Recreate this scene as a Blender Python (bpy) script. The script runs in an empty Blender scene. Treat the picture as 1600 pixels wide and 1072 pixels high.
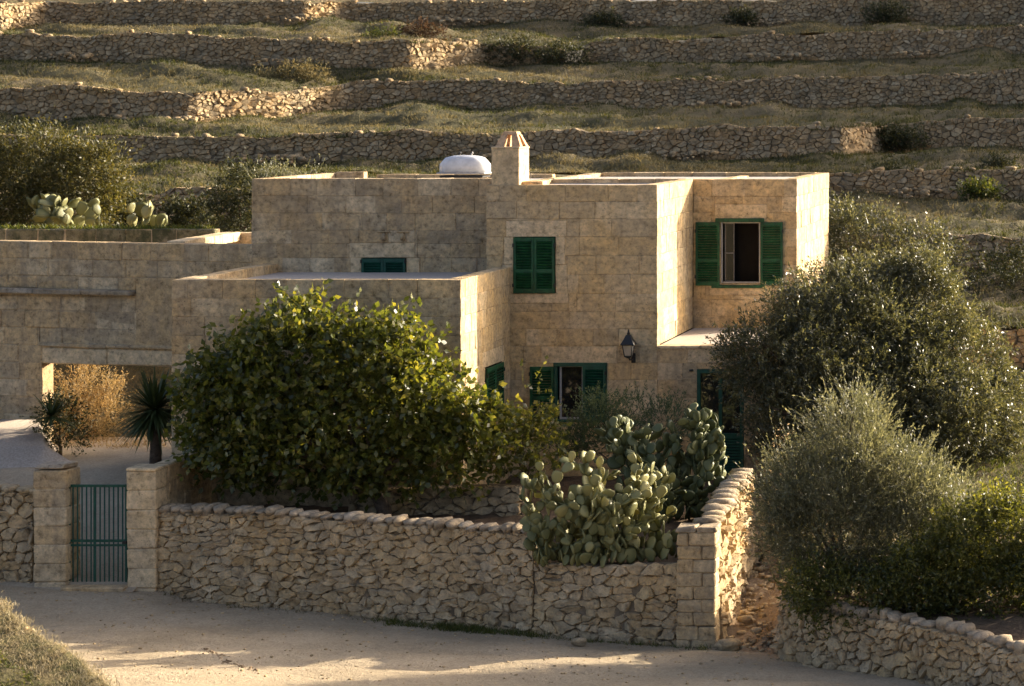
import bpy, math, random
import numpy as np
from mathutils import Vector, Matrix

# ------------------------------------------------------------------ camera, sky, sun, exposure
sc = bpy.context.scene
col = sc.collection
CH, FP, VX, VY = 9.4, 3600.0, 1765.0, 171.0     # eye height (m), focal length and vanishing point of the house's side walls
cam_d = bpy.data.cameras.new('camera'); cam = bpy.data.objects.new('camera', cam_d); col.objects.link(cam)
cam.location = (0, 0, CH); cam.rotation_euler = (math.pi / 2, 0, 0)
cam_d.sensor_width = 36; cam_d.lens = 36 * FP / 1600
cam_d.shift_x = (800 - VX) / 1600; cam_d.shift_y = -(536 - VY) / 1600
cam_d.clip_start = .5; cam_d.clip_end = 3000
cam_d.dof.use_dof = True; cam_d.dof.focus_distance = 47; cam_d.dof.aperture_fstop = 2.4
sc.camera = cam
SUN_AZ, SUN_EL = math.radians(51.3), math.radians(16.7)     # azimuth from +Y towards +X
w = bpy.data.worlds.new('World'); sc.world = w; w.use_nodes = True
_n = w.node_tree.nodes; _sky = _n.new('ShaderNodeTexSky'); _sky.sky_type = 'NISHITA'; _sky.sun_disc = False
_sky.sun_elevation = SUN_EL; _sky.sun_rotation = SUN_AZ; _sky.air_density = .5; _sky.dust_density = 6.0; _sky.ozone_density = .4
w.node_tree.links.new(_sky.outputs[0], _n['Background'].inputs[0]); _n['Background'].inputs[1].default_value = .112
sd = bpy.data.lights.new('sun', 'SUN'); sd.energy = 3.9; sd.angle = math.radians(.5); sd.color = (1, .87, .68)
sun = bpy.data.objects.new('sun', sd); col.objects.link(sun)
SDIR = Vector((math.sin(SUN_AZ) * math.cos(SUN_EL), math.cos(SUN_AZ) * math.cos(SUN_EL), math.sin(SUN_EL)))
sun.rotation_euler = SDIR.to_track_quat('Z', 'Y').to_euler(); sun.location = (20, 60, 40)
vs = sc.view_settings; vs.view_transform = 'Standard'; vs.look = 'None'; vs.gamma = 1; vs.use_curve_mapping = False
vs.exposure = 1.82
sc.cycles.max_bounces = 8; sc.cycles.transparent_max_bounces = 8; sc.cycles.use_denoising = True

# ------------------------------------------------------------------ helpers
RNG = random.Random(7); NR = np.random.default_rng(11)
def XA(px, Y): return (px - VX) * Y / FP
def ZA(py, Y): return CH + (VY - py) * Y / FP
def P(px, py, Y): return Vector((XA(px, Y), Y, ZA(py, Y)))
WL = {}
def put(o, parent, loc):
    col.objects.link(o); loc = Vector(loc); WL[o.name] = loc
    if parent is not None:
        o.parent = parent; o.location = loc - WL[parent.name]
    else: o.location = loc
    return o
def tag(o, label, cat, group=None):
    o['label'] = label; o['category'] = cat
    if group: o['group'] = group
    return o
def thing(name, loc, label, cat, group=None):
    o = bpy.data.objects.new(name, None); o.empty_display_size = .2
    put(o, None, loc); return tag(o, label, cat, group)
def mesh(name, verts, faces, mat=None, smooth=False):
    me = bpy.data.meshes.new(name); me.from_pydata([tuple(v) for v in verts], [], faces)
    if mat: me.materials.append(mat)
    if smooth: me.polygons.foreach_set('use_smooth', [True] * len(me.polygons))
    me.update(); return me
def mobj(name, verts, faces, mat, parent=None, loc=(0, 0, 0), smooth=False, kind=None):
    o = bpy.data.objects.new(name, mesh(name, verts, faces, mat, smooth)); put(o, parent, loc)
    if kind: o['kind'] = kind
    return o
def npmesh(name, V, T, mat, smooth=False):
    """triangle mesh from numpy arrays"""
    me = bpy.data.meshes.new(name); nv, nt = len(V), len(T)
    me.vertices.add(nv); me.vertices.foreach_set('co', np.asarray(V, np.float32).ravel())
    me.loops.add(nt * 3); me.loops.foreach_set('vertex_index', np.asarray(T, np.int32).ravel())
    me.polygons.add(nt); me.polygons.foreach_set('loop_start', np.arange(nt, dtype=np.int32) * 3)
    if smooth: me.polygons.foreach_set('use_smooth', np.ones(nt, bool))
    me.materials.append(mat); me.update(calc_edges=True); return me

CB_F = None
def cbox(sx, sy, sz, b=.01, jit=0.0, rng=None):
    """chamfered box centred at the origin: 24 vertices, 26 faces"""
    global CB_F
    h = (sx / 2, sy / 2, sz / 2); b = min(b, min(h) * .45); V = []; idx = {}
    for i in (-1, 1):
        for j in (-1, 1):
            for k in (-1, 1):
                c = [i * h[0], j * h[1], k * h[2]]; s = (i, j, k)
                e = [rng.uniform(-jit, jit) for _ in range(3)] if jit else [0, 0, 0]
                for ax in range(3):
                    v = [c[a] + e[a] if a == ax else c[a] - s[a] * b + e[a] for a in range(3)]
                    idx[(i, j, k, ax)] = len(V); V.append(v)
    if CB_F is None:
        F = []
        for ax in range(3):
            o1, o2 = [(1, 2), (2, 0), (0, 1)][ax]
            for s in (-1, 1):
                q = []
                for p, r in ((-1, -1), (1, -1), (1, 1), (-1, 1)):
                    t = [0, 0, 0]; t[ax] = s; t[o1] = p; t[o2] = r; q.append(idx[(*t, ax)])
                F.append(q if s > 0 else q[::-1])
            for p in (-1, 1):
                for r in (-1, 1):
                    a = [0, 0, 0]; a[ax] = -1; a[o1] = p; a[o2] = r; bb = a[:]; bb[ax] = 1
                    q = [idx[(*a, o1)], idx[(*bb, o1)], idx[(*bb, o2)], idx[(*a, o2)]]
                    F.append(q if p * r < 0 else q[::-1])
        for i in (-1, 1):
            for j in (-1, 1):
                for k in (-1, 1):
                    q = [idx[(i, j, k, a)] for a in range(3)]
                    F.append(q if i * j * k > 0 else q[::-1])
        CB_F = F
    return V, CB_F
def bx(name, lo, hi, mat, parent, b=.008, jit=0, rng=RNG):
    lo = Vector(lo); hi = Vector(hi); c = (lo + hi) / 2; s = hi - lo
    V, F = cbox(abs(s.x), abs(s.y), abs(s.z), b, jit, rng)
    return mobj(name, V, F, mat, parent, c)
def boxes(name, L, mat, parent, loc=(0, 0, 0), b=.006):
    """one part of several joined boxes"""
    V, F = [], []; l = Vector(loc)
    for lo, hi in L:
        lo = Vector(lo); hi = Vector(hi); c = (lo + hi) / 2 - l; s = hi - lo
        v, f = cbox(abs(s.x), abs(s.y), abs(s.z), b); n = len(V)
        V += [(c.x + a[0], c.y + a[1], c.z + a[2]) for a in v]; F += [[n + i for i in q] for q in f]
    return mobj(name, V, F, mat, parent, loc)
def tube_np(pts, rad, n=7):
    V, T = [], []; m = len(pts)
    for i, p in enumerate(pts):
        d = (pts[min(i + 1, m - 1)] - pts[max(i - 1, 0)]).normalized()
        a = d.orthogonal().normalized(); b_ = d.cross(a)
        for k in range(n):
            t = 2 * math.pi * k / n; V.append(p + (a * math.cos(t) + b_ * math.sin(t)) * rad[i])
    for i in range(m - 1):
        for k in range(n):
            a0, a1 = i * n + k, i * n + (k + 1) % n; T += [(a0, a1, a1 + n), (a0, a1 + n, a0 + n)]
    V.append(pts[-1]); e = len(V) - 1
    for k in range(n): T.append(((m - 1) * n + k, (m - 1) * n + (k + 1) % n, e))
    return V, T
def tubes(name, L, mat, parent, loc=(0, 0, 0), n=7):
    V, F = [], []; l = Vector(loc)
    for pts, rad in L:
        v, t = tube_np([Vector(p) for p in pts], rad, n); k = len(V)
        V += [p - l for p in v]; F += [[k + i for i in q] for q in t]
    return mobj(name, V, F, mat, parent, loc, True)

# ------------------------------------------------------------------ materials
def newmat(name):
    m = bpy.data.materials.new(name); m.use_nodes = True; nt = m.node_tree
    return m, nt, nt.nodes, nt.links, nt.nodes['Principled BSDF']
def nd(nodes, typ, **kw):
    n = nodes.new(typ)
    for k, v in kw.items():
        if k in n.inputs.keys(): n.inputs[k].default_value = v
        else: setattr(n, k, v)
    return n
def ramp(nodes, links, src, stops):
    r = nodes.new('ShaderNodeValToRGB'); e = r.color_ramp.elements
    while len(e) < len(stops): e.new(.5)
    for k, (p, c) in enumerate(stops):
        e[k].position = p; e[k].color = c if len(c) == 4 else (*c, 1)
    links.new(src, r.inputs[0]); return r.outputs[0]
def mix(nodes, links, fac, a, b, mode='MIX'):
    m = nodes.new('ShaderNodeMix'); m.data_type = 'RGBA'; m.blend_type = mode
    for sock, v in ((m.inputs[0], fac), (m.inputs[6], a), (m.inputs[7], b)):
        if hasattr(v, 'node'): links.new(v, sock)
        else: sock.default_value = v if not isinstance(v, tuple) or len(v) == 4 else (*v, 1)
    return m.outputs[2]
def mth(nodes, links, op, a, b=0.0):
    m = nodes.new('ShaderNodeMath'); m.operation = op
    for s, v in ((m.inputs[0], a), (m.inputs[1], b)):
        if hasattr(v, 'node'): links.new(v, s)
        else: s.default_value = v
    return m.outputs[0]
def noise(nodes, links, vec, scale, detail=4, rough=.55, stretch=None):
    if stretch:
        mp = nodes.new('ShaderNodeMapping'); mp.inputs['Scale'].default_value = stretch; links.new(vec, mp.inputs[0]); vec = mp.outputs[0]
    n = nodes.new('ShaderNodeTexNoise'); n.inputs['Scale'].default_value = scale; n.inputs['Detail'].default_value = detail
    n.inputs['Roughness'].default_value = rough; links.new(vec, n.inputs['Vector']); return n.outputs['Fac']
def rnd(nodes, links):
    g = nodes.new('ShaderNodeNewGeometry'); o = nodes.new('ShaderNodeObjectInfo')
    return g.outputs['Position'], mth(nodes, links, 'FRACT', mth(nodes, links, 'ADD', g.outputs['Random Per Island'], o.outputs['Random']))

def stone_mat(name, c_lo, c_hi, warm, lichen_pit, stain=.5, bump=.5, fine=30, lich_amt=.5, pits=True, vary=1.0, streak=0.0):
    m, nt, N, L, bs = newmat(name); pos, r = rnd(N, L)
    base = mix(N, L, r, c_lo, c_hi)
    r2 = mth(N, L, 'FRACT', mth(N, L, 'MULTIPLY', r, 7.31))
    base = mix(N, L, mth(N, L, 'MULTIPLY', mth(N, L, 'GREATER_THAN', r2, .62), .6 * vary), base, warm)
    n1 = noise(N, L, pos, .9, 5, .6)
    base = mix(N, L, ramp(N, L, n1, [(.42, (0, 0, 0)), (.68, (1, 1, 1))]), base, warm)
    nm = noise(N, L, pos, 9, 6, .74)
    base = mix(N, L, 1.0, base, ramp(N, L, nm, [(.33, (.42, .41, .38)), (.46, (.93, .93, .92)), (.64, (1.30, 1.29, 1.24))]), 'MULTIPLY')
    st = noise(N, L, pos, 2.6, 7, .72, (1.0, 1.0, .6))
    base = mix(N, L, mth(N, L, 'MULTIPLY', ramp(N, L, st, [(.45, (0, 0, 0)), (.61, (1, 1, 1))]), stain), base, lichen_pit)
    if streak:
        sk = noise(N, L, pos, 2.4, 5, .6, (1.0, 1.0, .10))
        base = mix(N, L, mth(N, L, 'MULTIPLY', ramp(N, L, sk, [(.54, (0, 0, 0)), (.68, (1, 1, 1))]), streak), base, (.16, .14, .115))
    sp = noise(N, L, pos, 22, 3, .7)
    base = mix(N, L, mth(N, L, 'MULTIPLY', ramp(N, L, sp, [(.60, (0, 0, 0)), (.72, (1, 1, 1))]), lich_amt), base, (lichen_pit[0] * .6, lichen_pit[1] * .6, lichen_pit[2] * .6))
    bt = noise(N, L, pos, 3.2, 5, .68, (.8, .8, 1.5))
    base = mix(N, L, 1.0, base, ramp(N, L, bt, [(.34, (.78, .77, .74)), (.5, (1, 1, 1)), (.66, (1.12, 1.11, 1.06))]), 'MULTIPLY')
    vp = N.new('ShaderNodeTexVoronoi'); vp.inputs['Scale'].default_value = fine * .6; L.new(pos, vp.inputs['Vector'])
    pit_shade = mth(N, L, 'MULTIPLY', ramp(N, L, vp.outputs['Distance'], [(.10, (1, 1, 1)), (.24, (0, 0, 0))]), ramp(N, L, noise(N, L, pos, 1.7, 4), [(.48, (0, 0, 0)), (.62, (.8, .8, .8))]))
    base = mix(N, L, pit_shade, base, (lichen_pit[0] * .5, lichen_pit[1] * .5, lichen_pit[2] * .5))  # shade inside the pits put into the colour, as darkened spots
    base = mix(N, L, 1.0, base, (1.20, 1.11, 1.06), 'MULTIPLY')
    L.new(base, bs.inputs['Base Color']); bs.inputs['Roughness'].default_value = .92
    if 'Specular IOR Level' in bs.inputs: bs.inputs['Specular IOR Level'].default_value = .2
    f = noise(N, L, pos, fine, 6, .7)
    h = mth(N, L, 'ADD', mth(N, L, 'MULTIPLY', f, .6), mth(N, L, 'MULTIPLY', nm, 1.2))
    if pits:
        v = N.new('ShaderNodeTexVoronoi'); v.inputs['Scale'].default_value = fine * .55; L.new(pos, v.inputs['Vector'])
        pm = ramp(N, L, v.outputs['Distance'], [(.0, (0, 0, 0)), (.28, (1, 1, 1))])
        h = mth(N, L, 'ADD', h, mth(N, L, 'MULTIPLY', pm, .35))
    b = nd(N, 'ShaderNodeBump', Strength=bump, Distance=.03); L.new(h, b.inputs['Height']); L.new(b.outputs[0], bs.inputs['Normal'])
    return m
def soil_mat(name, stops, scale=.8, fine=18, bump=.6, dist=.06, mid=6):
    m, nt, N, L, bs = newmat(name); g = N.new('ShaderNodeNewGeometry'); pos = g.outputs['Position']
    a = noise(N, L, pos, scale, 6, .65); b_ = noise(N, L, pos, mid, 5, .7); c = noise(N, L, pos, fine, 4, .7)
    f = mth(N, L, 'ADD', mth(N, L, 'MULTIPLY', a, .65), mth(N, L, 'MULTIPLY', b_, .35))
    cl = ramp(N, L, f, stops)
    cl = mix(N, L, 1.0, cl, ramp(N, L, c, [(.3, (.7, .69, .67)), (.6, (1.05, 1.04, 1.02))]), 'MULTIPLY')
    cl = mix(N, L, 1.0, cl, (1.02, .98, .97), 'MULTIPLY')
    L.new(cl, bs.inputs['Base Color']); bs.inputs['Roughness'].default_value = .95
    bs.inputs['Specular IOR Level'].default_value = .15
    h = mth(N, L, 'ADD', mth(N, L, 'MULTIPLY', b_, .8), mth(N, L, 'MULTIPLY', c, .5))
    bp = nd(N, 'ShaderNodeBump', Strength=bump, Distance=dist); L.new(h, bp.inputs['Height']); L.new(bp.outputs[0], bs.inputs['Normal'])
    return m
def leaf_mat(name, c0, c1, c2, trans, tfac=.35, rough=.4, spec=.5):
    m, nt, N, L, bs = newmat(name); pos, r = rnd(N, L)
    cl = ramp(N, L, r, [(0, c0), (.6, c1), (1, c2)])
    big = noise(N, L, pos, 1.4, 3, .6)
    cl = mix(N, L, 1.0, cl, ramp(N, L, big, [(.3, (.75, .78, .75)), (.7, (1.2, 1.16, 1.1))]), 'MULTIPLY')
    L.new(cl, bs.inputs['Base Color']); bs.inputs['Roughness'].default_value = rough; bs.inputs['Specular IOR Level'].default_value = spec
    t = N.new('ShaderNodeBsdfTranslucent'); L.new(mix(N, L, 1.0, cl, trans, 'MULTIPLY'), t.inputs[0])
    ms = N.new('ShaderNodeMixShader'); ms.inputs[0].default_value = tfac
    L.new(bs.outputs[0], ms.inputs[1]); L.new(t.outputs[0], ms.inputs[2]); L.new(ms.outputs[0], N['Material Output'].inputs[0])
    return m
def plain_mat(name, c, rough=.5, metal=0, spec=.5, var=.12, scale=6, bump=0):
    m, nt, N, L, bs = newmat(name); pos, r = rnd(N, L)
    n = noise(N, L, pos, scale, 5, .65)
    cl = mix(N, L, 1.0, (*c, 1), ramp(N, L, n, [(.3, (1 - var * 2.2,) * 3), (.7, (1 + var,) * 3)]), 'MULTIPLY')
    L.new(cl, bs.inputs['Base Color']); bs.inputs['Roughness'].default_value = rough; bs.inputs['Metallic'].default_value = metal
    bs.inputs['Specular IOR Level'].default_value = spec
    if bump:
        b = nd(N, 'ShaderNodeBump', Strength=bump, Distance=.01); L.new(noise(N, L, pos, 60, 4), b.inputs['Height']); L.new(b.outputs[0], bs.inputs['Normal'])
    return m

LICH = (.16, .15, .125)
M_ASH = stone_mat('limestone_ashlar', (.37, .305, .195), (.57, .48, .315), (.48, .355, .175), (.31, .265, .185), .36, .5, 26, .28, streak=.40)
M_ASHN = stone_mat('limestone_smooth_ashlar', (.48, .40, .255), (.55, .46, .305), (.51, .405, .24), (.32, .27, .20), .35, .15, 34, .1, False, .4)
M_ASHW = stone_mat('limestone_weathered', (.34, .28, .18), (.55, .465, .31), (.45, .33, .17), (.29, .245, .17), .42, .8, 20, .34, streak=.45)
M_JOINT = stone_mat('lime_mortar', (.37, .305, .195), (.44, .37, .24), (.40, .31, .18), (.17, .15, .12), .5, .5, 40, .3, False)
M_RUB = stone_mat('rubble_limestone', (.37, .305, .195), (.47, .395, .265), (.43, .325, .17), (.25, .215, .15), .5, 1.0, 11, .35, True, .5)
M_RUBT = stone_mat('terrace_rubble_limestone', (.26, .215, .135), (.44, .37, .24), (.38, .28, .15), (.18, .155, .105), .6, .9, 7, .35)
M_COPE = stone_mat('grey_coping_stone', (.28, .245, .185), (.38, .335, .26), (.34, .28, .185), (.19, .175, .14), .6, .7, 18, .4)
M_EARTH = soil_mat('wall_core_earth', [(.35, (.11, .09, .06)), (.65, (.25, .205, .14))], 2, 20, .6)
M_ROOF = soil_mat('roof_screed', [(.3, (.40, .37, .33)), (.7, (.55, .51, .45))], .8, 25, .25, .02)
M_ROAD = soil_mat('dusty_limestone_road', [(.32, (.32, .265, .175)), (.5, (.43, .36, .245)), (.7, (.52, .44, .31))], .45, 24, .9, .07, 5)
M_YARD = soil_mat('courtyard_dust', [(.3, (.33, .275, .19)), (.7, (.50, .43, .31))], .7, 22, .7, .05)
M_PATH = soil_mat('path_earth', [(.3, (.20, .145, .09)), (.5, (.32, .24, .15)), (.7, (.45, .36, .24))], 1.2, 18, 1.0, .08, 5)
M_APRON = soil_mat('pale_concrete', [(.3, (.40, .35, .285)), (.7, (.52, .465, .39))], .9, 25, .25, .02)
M_SOIL = soil_mat('garden_soil', [(.3, (.07, .05, .033)), (.7, (.19, .14, .09))], 1, 16, .8)
M_HILL = soil_mat('terrace_turf', [(.34, (.055, .055, .025)), (.45, (.095, .088, .042)), (.57, (.155, .13, .072)), (.72, (.23, .19, .115))], .16, 7, 1.0, .22, 1.7)
M_BANK = soil_mat('bank_turf', [(.34, (.07, .075, .03)), (.55, (.18, .15, .08)), (.72, (.34, .28, .18))], .7, 14, 1.0, .1, 4)
M_GREEN = plain_mat('green_paint', (.010, .082, .030), .5, 0, .35, .30, 9)
M_GREEN_D = plain_mat('dark_green_paint', (.006, .070, .042), .45, 0, .4, .2, 9)
M_BLACK = plain_mat('black_iron', (.012, .011, .010), .45, 0, .5)
M_WHITE = plain_mat('white_enamel', (.62, .63, .64), .35, 0, .5, .10)
M_FRAME = plain_mat('white_window_frame', (.42, .40, .37), .5, 0, .4)
M_GREYF = plain_mat('grey_casement_wood', (.16, .15, .14), .5)  # plain grey, darker than the other window frames
M_DARK = plain_mat('dark_interior', (.012, .010, .008), .9, 0, .1)  # near-black colour stands in for unlit interiors
M_GLASS = plain_mat('window_glass', (.020, .019, .017), .04, 0, .9, .1)
M_LGLASS = plain_mat('frosted_lantern_glass', (.42, .36, .27), .35, 0, .5)
M_BARK = stone_mat('bark', (.085, .068, .05), (.13, .105, .08), (.10, .075, .05), (.05, .045, .04), .5, 1.0, 25, .3)
M_FIG = leaf_mat('broad_glossy_leaf', (.048, .062, .014), (.082, .098, .021), (.165, .158, .042), (2.5, 2.2, .8), .40, .36, .55)
M_OLIVE = leaf_mat('olive_leaf', (.050, .058, .031), (.085, .093, .054), (.17, .17, .115), (2.2, 1.9, .9), .32, .38, .6)
M_ROSE = leaf_mat('grey_green_leaf', (.088, .096, .06), (.138, .147, .098), (.24, .24, .18), (1.9, 1.7, 1.0), .36, .45, .5)
M_BUSH = leaf_mat('fresh_green_leaf', (.044, .054, .018), (.076, .090, .030), (.155, .16, .055), (2.6, 2.2, .7), .45, .38, .5)
M_OLB = leaf_mat('olive_brown_leaf', (.048, .052, .018), (.085, .085, .032), (.17, .15, .07), (2.1, 1.8, .8), .3, .5, .35)
M_FEATH = leaf_mat('feathery_leaf', (.05, .075, .042), (.075, .105, .06), (.12, .15, .085), (1.7, 1.6, .8), .3, .6, .25)
M_SCRUB = leaf_mat('dark_scrub_leaf', (.028, .036, .016), (.05, .058, .026), (.10, .095, .045), (2.0, 1.7, .8), .25, .55, .3)
M_RSCRUB = leaf_mat('russet_scrub_leaf', (.06, .04, .025), (.10, .06, .035), (.14, .10, .06), (1.6, 1.3, .9), .25, .7, .2)
M_DRY = leaf_mat('dry_straw', (.22, .165, .085), (.33, .255, .14), (.46, .37, .22), (1.5, 1.25, .85), .4, .6, .25)
M_HAY = leaf_mat('brown_stubble', (.10, .09, .048), (.165, .145, .075), (.27, .235, .13), (1.4, 1.2, .85), .35, .7, .15)
M_PALE = leaf_mat('pale_straw', (.22, .19, .125), (.33, .285, .195), (.46, .41, .30), (1.3, 1.2, .95), .35, .7, .15)
M_TGRASS = leaf_mat('terrace_grass_blade', (.036, .045, .014), (.064, .072, .024), (.13, .12, .05), (1.7, 1.5, .7), .3, .6, .2)
M_GRASS = leaf_mat('green_grass', (.045, .065, .014), (.085, .105, .024), (.17, .16, .05), (1.9, 1.7, .7), .35, .5, .3)
M_YUCCA = leaf_mat('yucca_leaf', (.035, .052, .018), (.055, .078, .026), (.09, .11, .04), (1.6, 1.4, .7), .12, .4, .45)
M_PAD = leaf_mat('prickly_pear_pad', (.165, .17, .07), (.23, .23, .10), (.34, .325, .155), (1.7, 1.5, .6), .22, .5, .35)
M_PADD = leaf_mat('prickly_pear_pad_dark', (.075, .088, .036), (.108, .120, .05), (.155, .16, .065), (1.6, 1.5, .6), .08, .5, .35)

# ------------------------------------------------------------------ masonry builders
def rsub(rects, c):
    out = []
    for u0, u1, z0, z1 in rects:
        if c[1] <= u0 or c[0] >= u1 or c[3] <= z0 or c[2] >= z1: out.append((u0, u1, z0, z1)); continue
        if c[0] > u0: out.append((u0, c[0], z0, z1))
        if c[1] < u1: out.append((c[1], u1, z0, z1))
        a, b = max(u0, c[0]), min(u1, c[1])
        if c[2] > z0: out.append((a, b, z0, c[2]))
        if c[3] < z1: out.append((a, b, c[3], z1))
    return out
def ashlar(parent, O, U, N, W, zs, opens=(), specials=(), mat=None, seed=1, thick=.25, blen=(.55, .95), proud=.004, gap=.005, jit=.008, core=True, smat=None, ctop=.012, bev=.008):
    """coursed wall: each block an object under the part 'wall'. O=(x,y) of u=0 on the face, U along it, N outwards."""
    mat = mat or M_ASH; smat = smat or M_ASHN; r = random.Random(seed); U = Vector((*U, 0)); N = Vector((*N, 0)); O = Vector((*O, 0))
    def w3(u, d, z): return O + U * u - N * d + Vector((0, 0, z))
    zs = sorted(zs); V, F = [], []; org = w3(W / 2, thick / 2, zs[0])
    rects = [(0.006, W - .006, zs[0], zs[-1] - ctop)]
    for o in opens: rects = rsub(rects, o)
    for (a, b, c, d) in rects:
        n = len(V)
        for (u, dd, z) in ((a, .014, c), (b, .014, c), (b, thick + .03, c), (a, thick + .03, c), (a, .014, d), (b, .014, d), (b, thick + .03, d), (a, thick + .03, d)):
            V.append(w3(u, dd, z) - org)
        F += [[n + i for i in q] for q in ((0, 3, 2, 1), (4, 5, 6, 7), (0, 1, 5, 4), (1, 2, 6, 5), (2, 3, 7, 6), (3, 0, 4, 7))]
    wall = mobj('wall', V, F, M_JOINT, parent, org)
    todo = []
    for k in range(len(zs) - 1):
        z0, z1 = zs[k], zs[k + 1]; u = 0.0; first = r.uniform(.35, 1) if k % 2 else r.uniform(.6, 1); cuts = []
        while u < W - 1e-6:
            l = r.uniform(*blen) * (first if u == 0 else 1); e = u + l
            if W - e < .3: e = W
            cuts.append((u, e, z0, z1)); u = e
        todo += cuts
    for c in list(opens) + list(specials): todo = rsub(todo, c)
    todo = [(t, mat) for t in todo if t[1] - t[0] > .05 and t[3] - t[2] > .04] + [(s, smat) for s in specials]
    ax = abs(U.x) > .9
    for (u0, u1, z0, z1), m in todo:
        p = r.uniform(-proud, proud) + (.006 if m is smat and smat is not mat else 0); sx, sz = u1 - u0 - gap, z1 - z0 - gap
        if z1 >= zs[-1] - 1e-4: sz += gap / 2
        eu0 = gap / 2 if u0 > 1e-4 else 0; eu1 = gap / 2 if u1 < W - 1e-4 else 0
        sx = u1 - u0 - eu0 - eu1; um = (u0 + eu0 + u1 - eu1) / 2
        v, f = cbox(sx, thick, sz, bev * r.uniform(.7, 1.5), jit, r)
        a = math.atan2(U.y, U.x); ca, sa = math.cos(a), math.sin(a)
        v = [(x * ca - y * sa, x * sa + y * ca, z) for x, y, z in v]
        mobj('block', v, f, m, wall, w3(um, thick / 2 - p, (z0 + z1) / 2))
    return wall
def row(parent, A, B, z0, z1, thick, mat=None, seed=3, name='parapet', l=(.6, 1.0)):
    """low upstand of single stones along A->B (the line is its middle); stones are sub-parts"""
    r = random.Random(seed); A = Vector((*A, 0)); B = Vector((*B, 0)); L = (B - A).length; U = (B - A) / L; u = 0; pr = None
    a = math.atan2(U.y, U.x); ca, sa = math.cos(a), math.sin(a)
    while u < L - 1e-5:
        e = u + r.uniform(*l)
        if L - e < .3: e = L
        v, f = cbox(e - u - .006, thick, z1 - z0, .014, .005, r)
        v = [(x * ca - y * sa, x * sa + y * ca, z) for x, y, z in v]
        c = A + U * (u + e) / 2 + Vector((0, 0, (z0 + z1) / 2 + r.uniform(-.008, .004)))
        o = mobj(name if pr is None else 'block', v, f, mat or M_ASHW, parent if pr is None else pr, c)
        pr = pr or o; u = e
    return pr

def boulder(sx, sy, sz, r):
    V, F = [(0, 0, -sz)], []
    for i, t in enumerate((-.55, .15, .72)):
        ph = math.asin(t)
        for k in range(6):
            a = (k + .5 * (i % 2)) * math.pi / 3 + r.uniform(-.2, .2); q = r.uniform(.84, 1.1)
            V.append((sx * math.cos(ph) ** .7 * math.cos(a) * q, sy * math.cos(ph) ** .7 * math.sin(a) * q, sz * t * r.uniform(.9, 1.1)))
    V.append((0, 0, sz * r.uniform(.85, 1.0)))
    for k in range(6):
        F.append((0, 1 + (k + 1) % 6, 1 + k)); F.append((13 + k, 13 + (k + 1) % 6, 19))
    for i in range(2):
        for k in range(6):
            a, b = 1 + i * 6 + k, 1 + i * 6 + (k + 1) % 6; F += [(a, b, b + 6), (a, b + 6, a + 6)]
    return V, F
def clip(poly, mx, my, nx, ny):
    out = []; n = len(poly); d = [(x - mx) * nx + (y - my) * ny for x, y in poly]
    for i in range(n):
        j = (i + 1) % n
        if d[i] <= 0: out.append(poly[i])
        if d[i] * d[j] < 0:
            t = d[i] / (d[i] - d[j]); out.append((poly[i][0] + (poly[j][0] - poly[i][0]) * t, poly[i][1] + (poly[j][1] - poly[i][1]) * t))
    return out
def voronoi(L, H, cw, ch, r, jx=.46, jy=.42):
    """irregular fitted cells: jittered courses, some stones dropped (big neighbours), small packing stones added"""
    nc, nr = max(1, round(L / cw)), max(1, round(H / ch)); cw, ch = L / nc, H / nr; S = {}
    for j in range(-2, nr + 2):
        for i in range(-2, nc + 2):
            x, y = (i + .5 + (.5 if j % 2 else 0) + r.uniform(-jx, jx)) * cw, (j + .5 + r.uniform(-jy, jy)) * ch
            if r.random() < .20 and 0 < j < nr - 1: continue
            S.setdefault((math.floor(x / cw), math.floor(y / ch)), []).append((x, y))
            if r.random() < .28:
                a = r.uniform(0, 6.28); x, y = x + math.cos(a) * cw * .5, y + math.sin(a) * ch * .5
                S.setdefault((math.floor(x / cw), math.floor(y / ch)), []).append((x, y))
    k = cw / ch; cells = []
    for (bi, bj), pts in list(S.items()):
        nb = [q for dj in (-2, -1, 0, 1, 2) for di in (-2, -1, 0, 1, 2) for q in S.get((bi + di, bj + dj), ())]
        for x, y in pts:
            if not (-cw < x < L + cw and -ch < y < H + ch): continue
            poly = [(x - 2 * cw, y - 2 * ch), (x + 2 * cw, y - 2 * ch), (x + 2 * cw, y + 2 * ch), (x - 2 * cw, y + 2 * ch)]
            for qx, qy in nb:
                if (qx != x or qy != y) and len(poly) > 2: poly = clip(poly, (x + qx) / 2, (y + qy) / 2, (qx - x) / (k * k), qy - y)
            for c in ((0, 0, -1, 0), (L, 0, 1, 0), (0, 0, 0, -1), (0, H, 0, 1)):
                if len(poly) > 2: poly = clip(poly, *c)
            if len(poly) > 2: cells.append(poly)
    return cells
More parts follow.
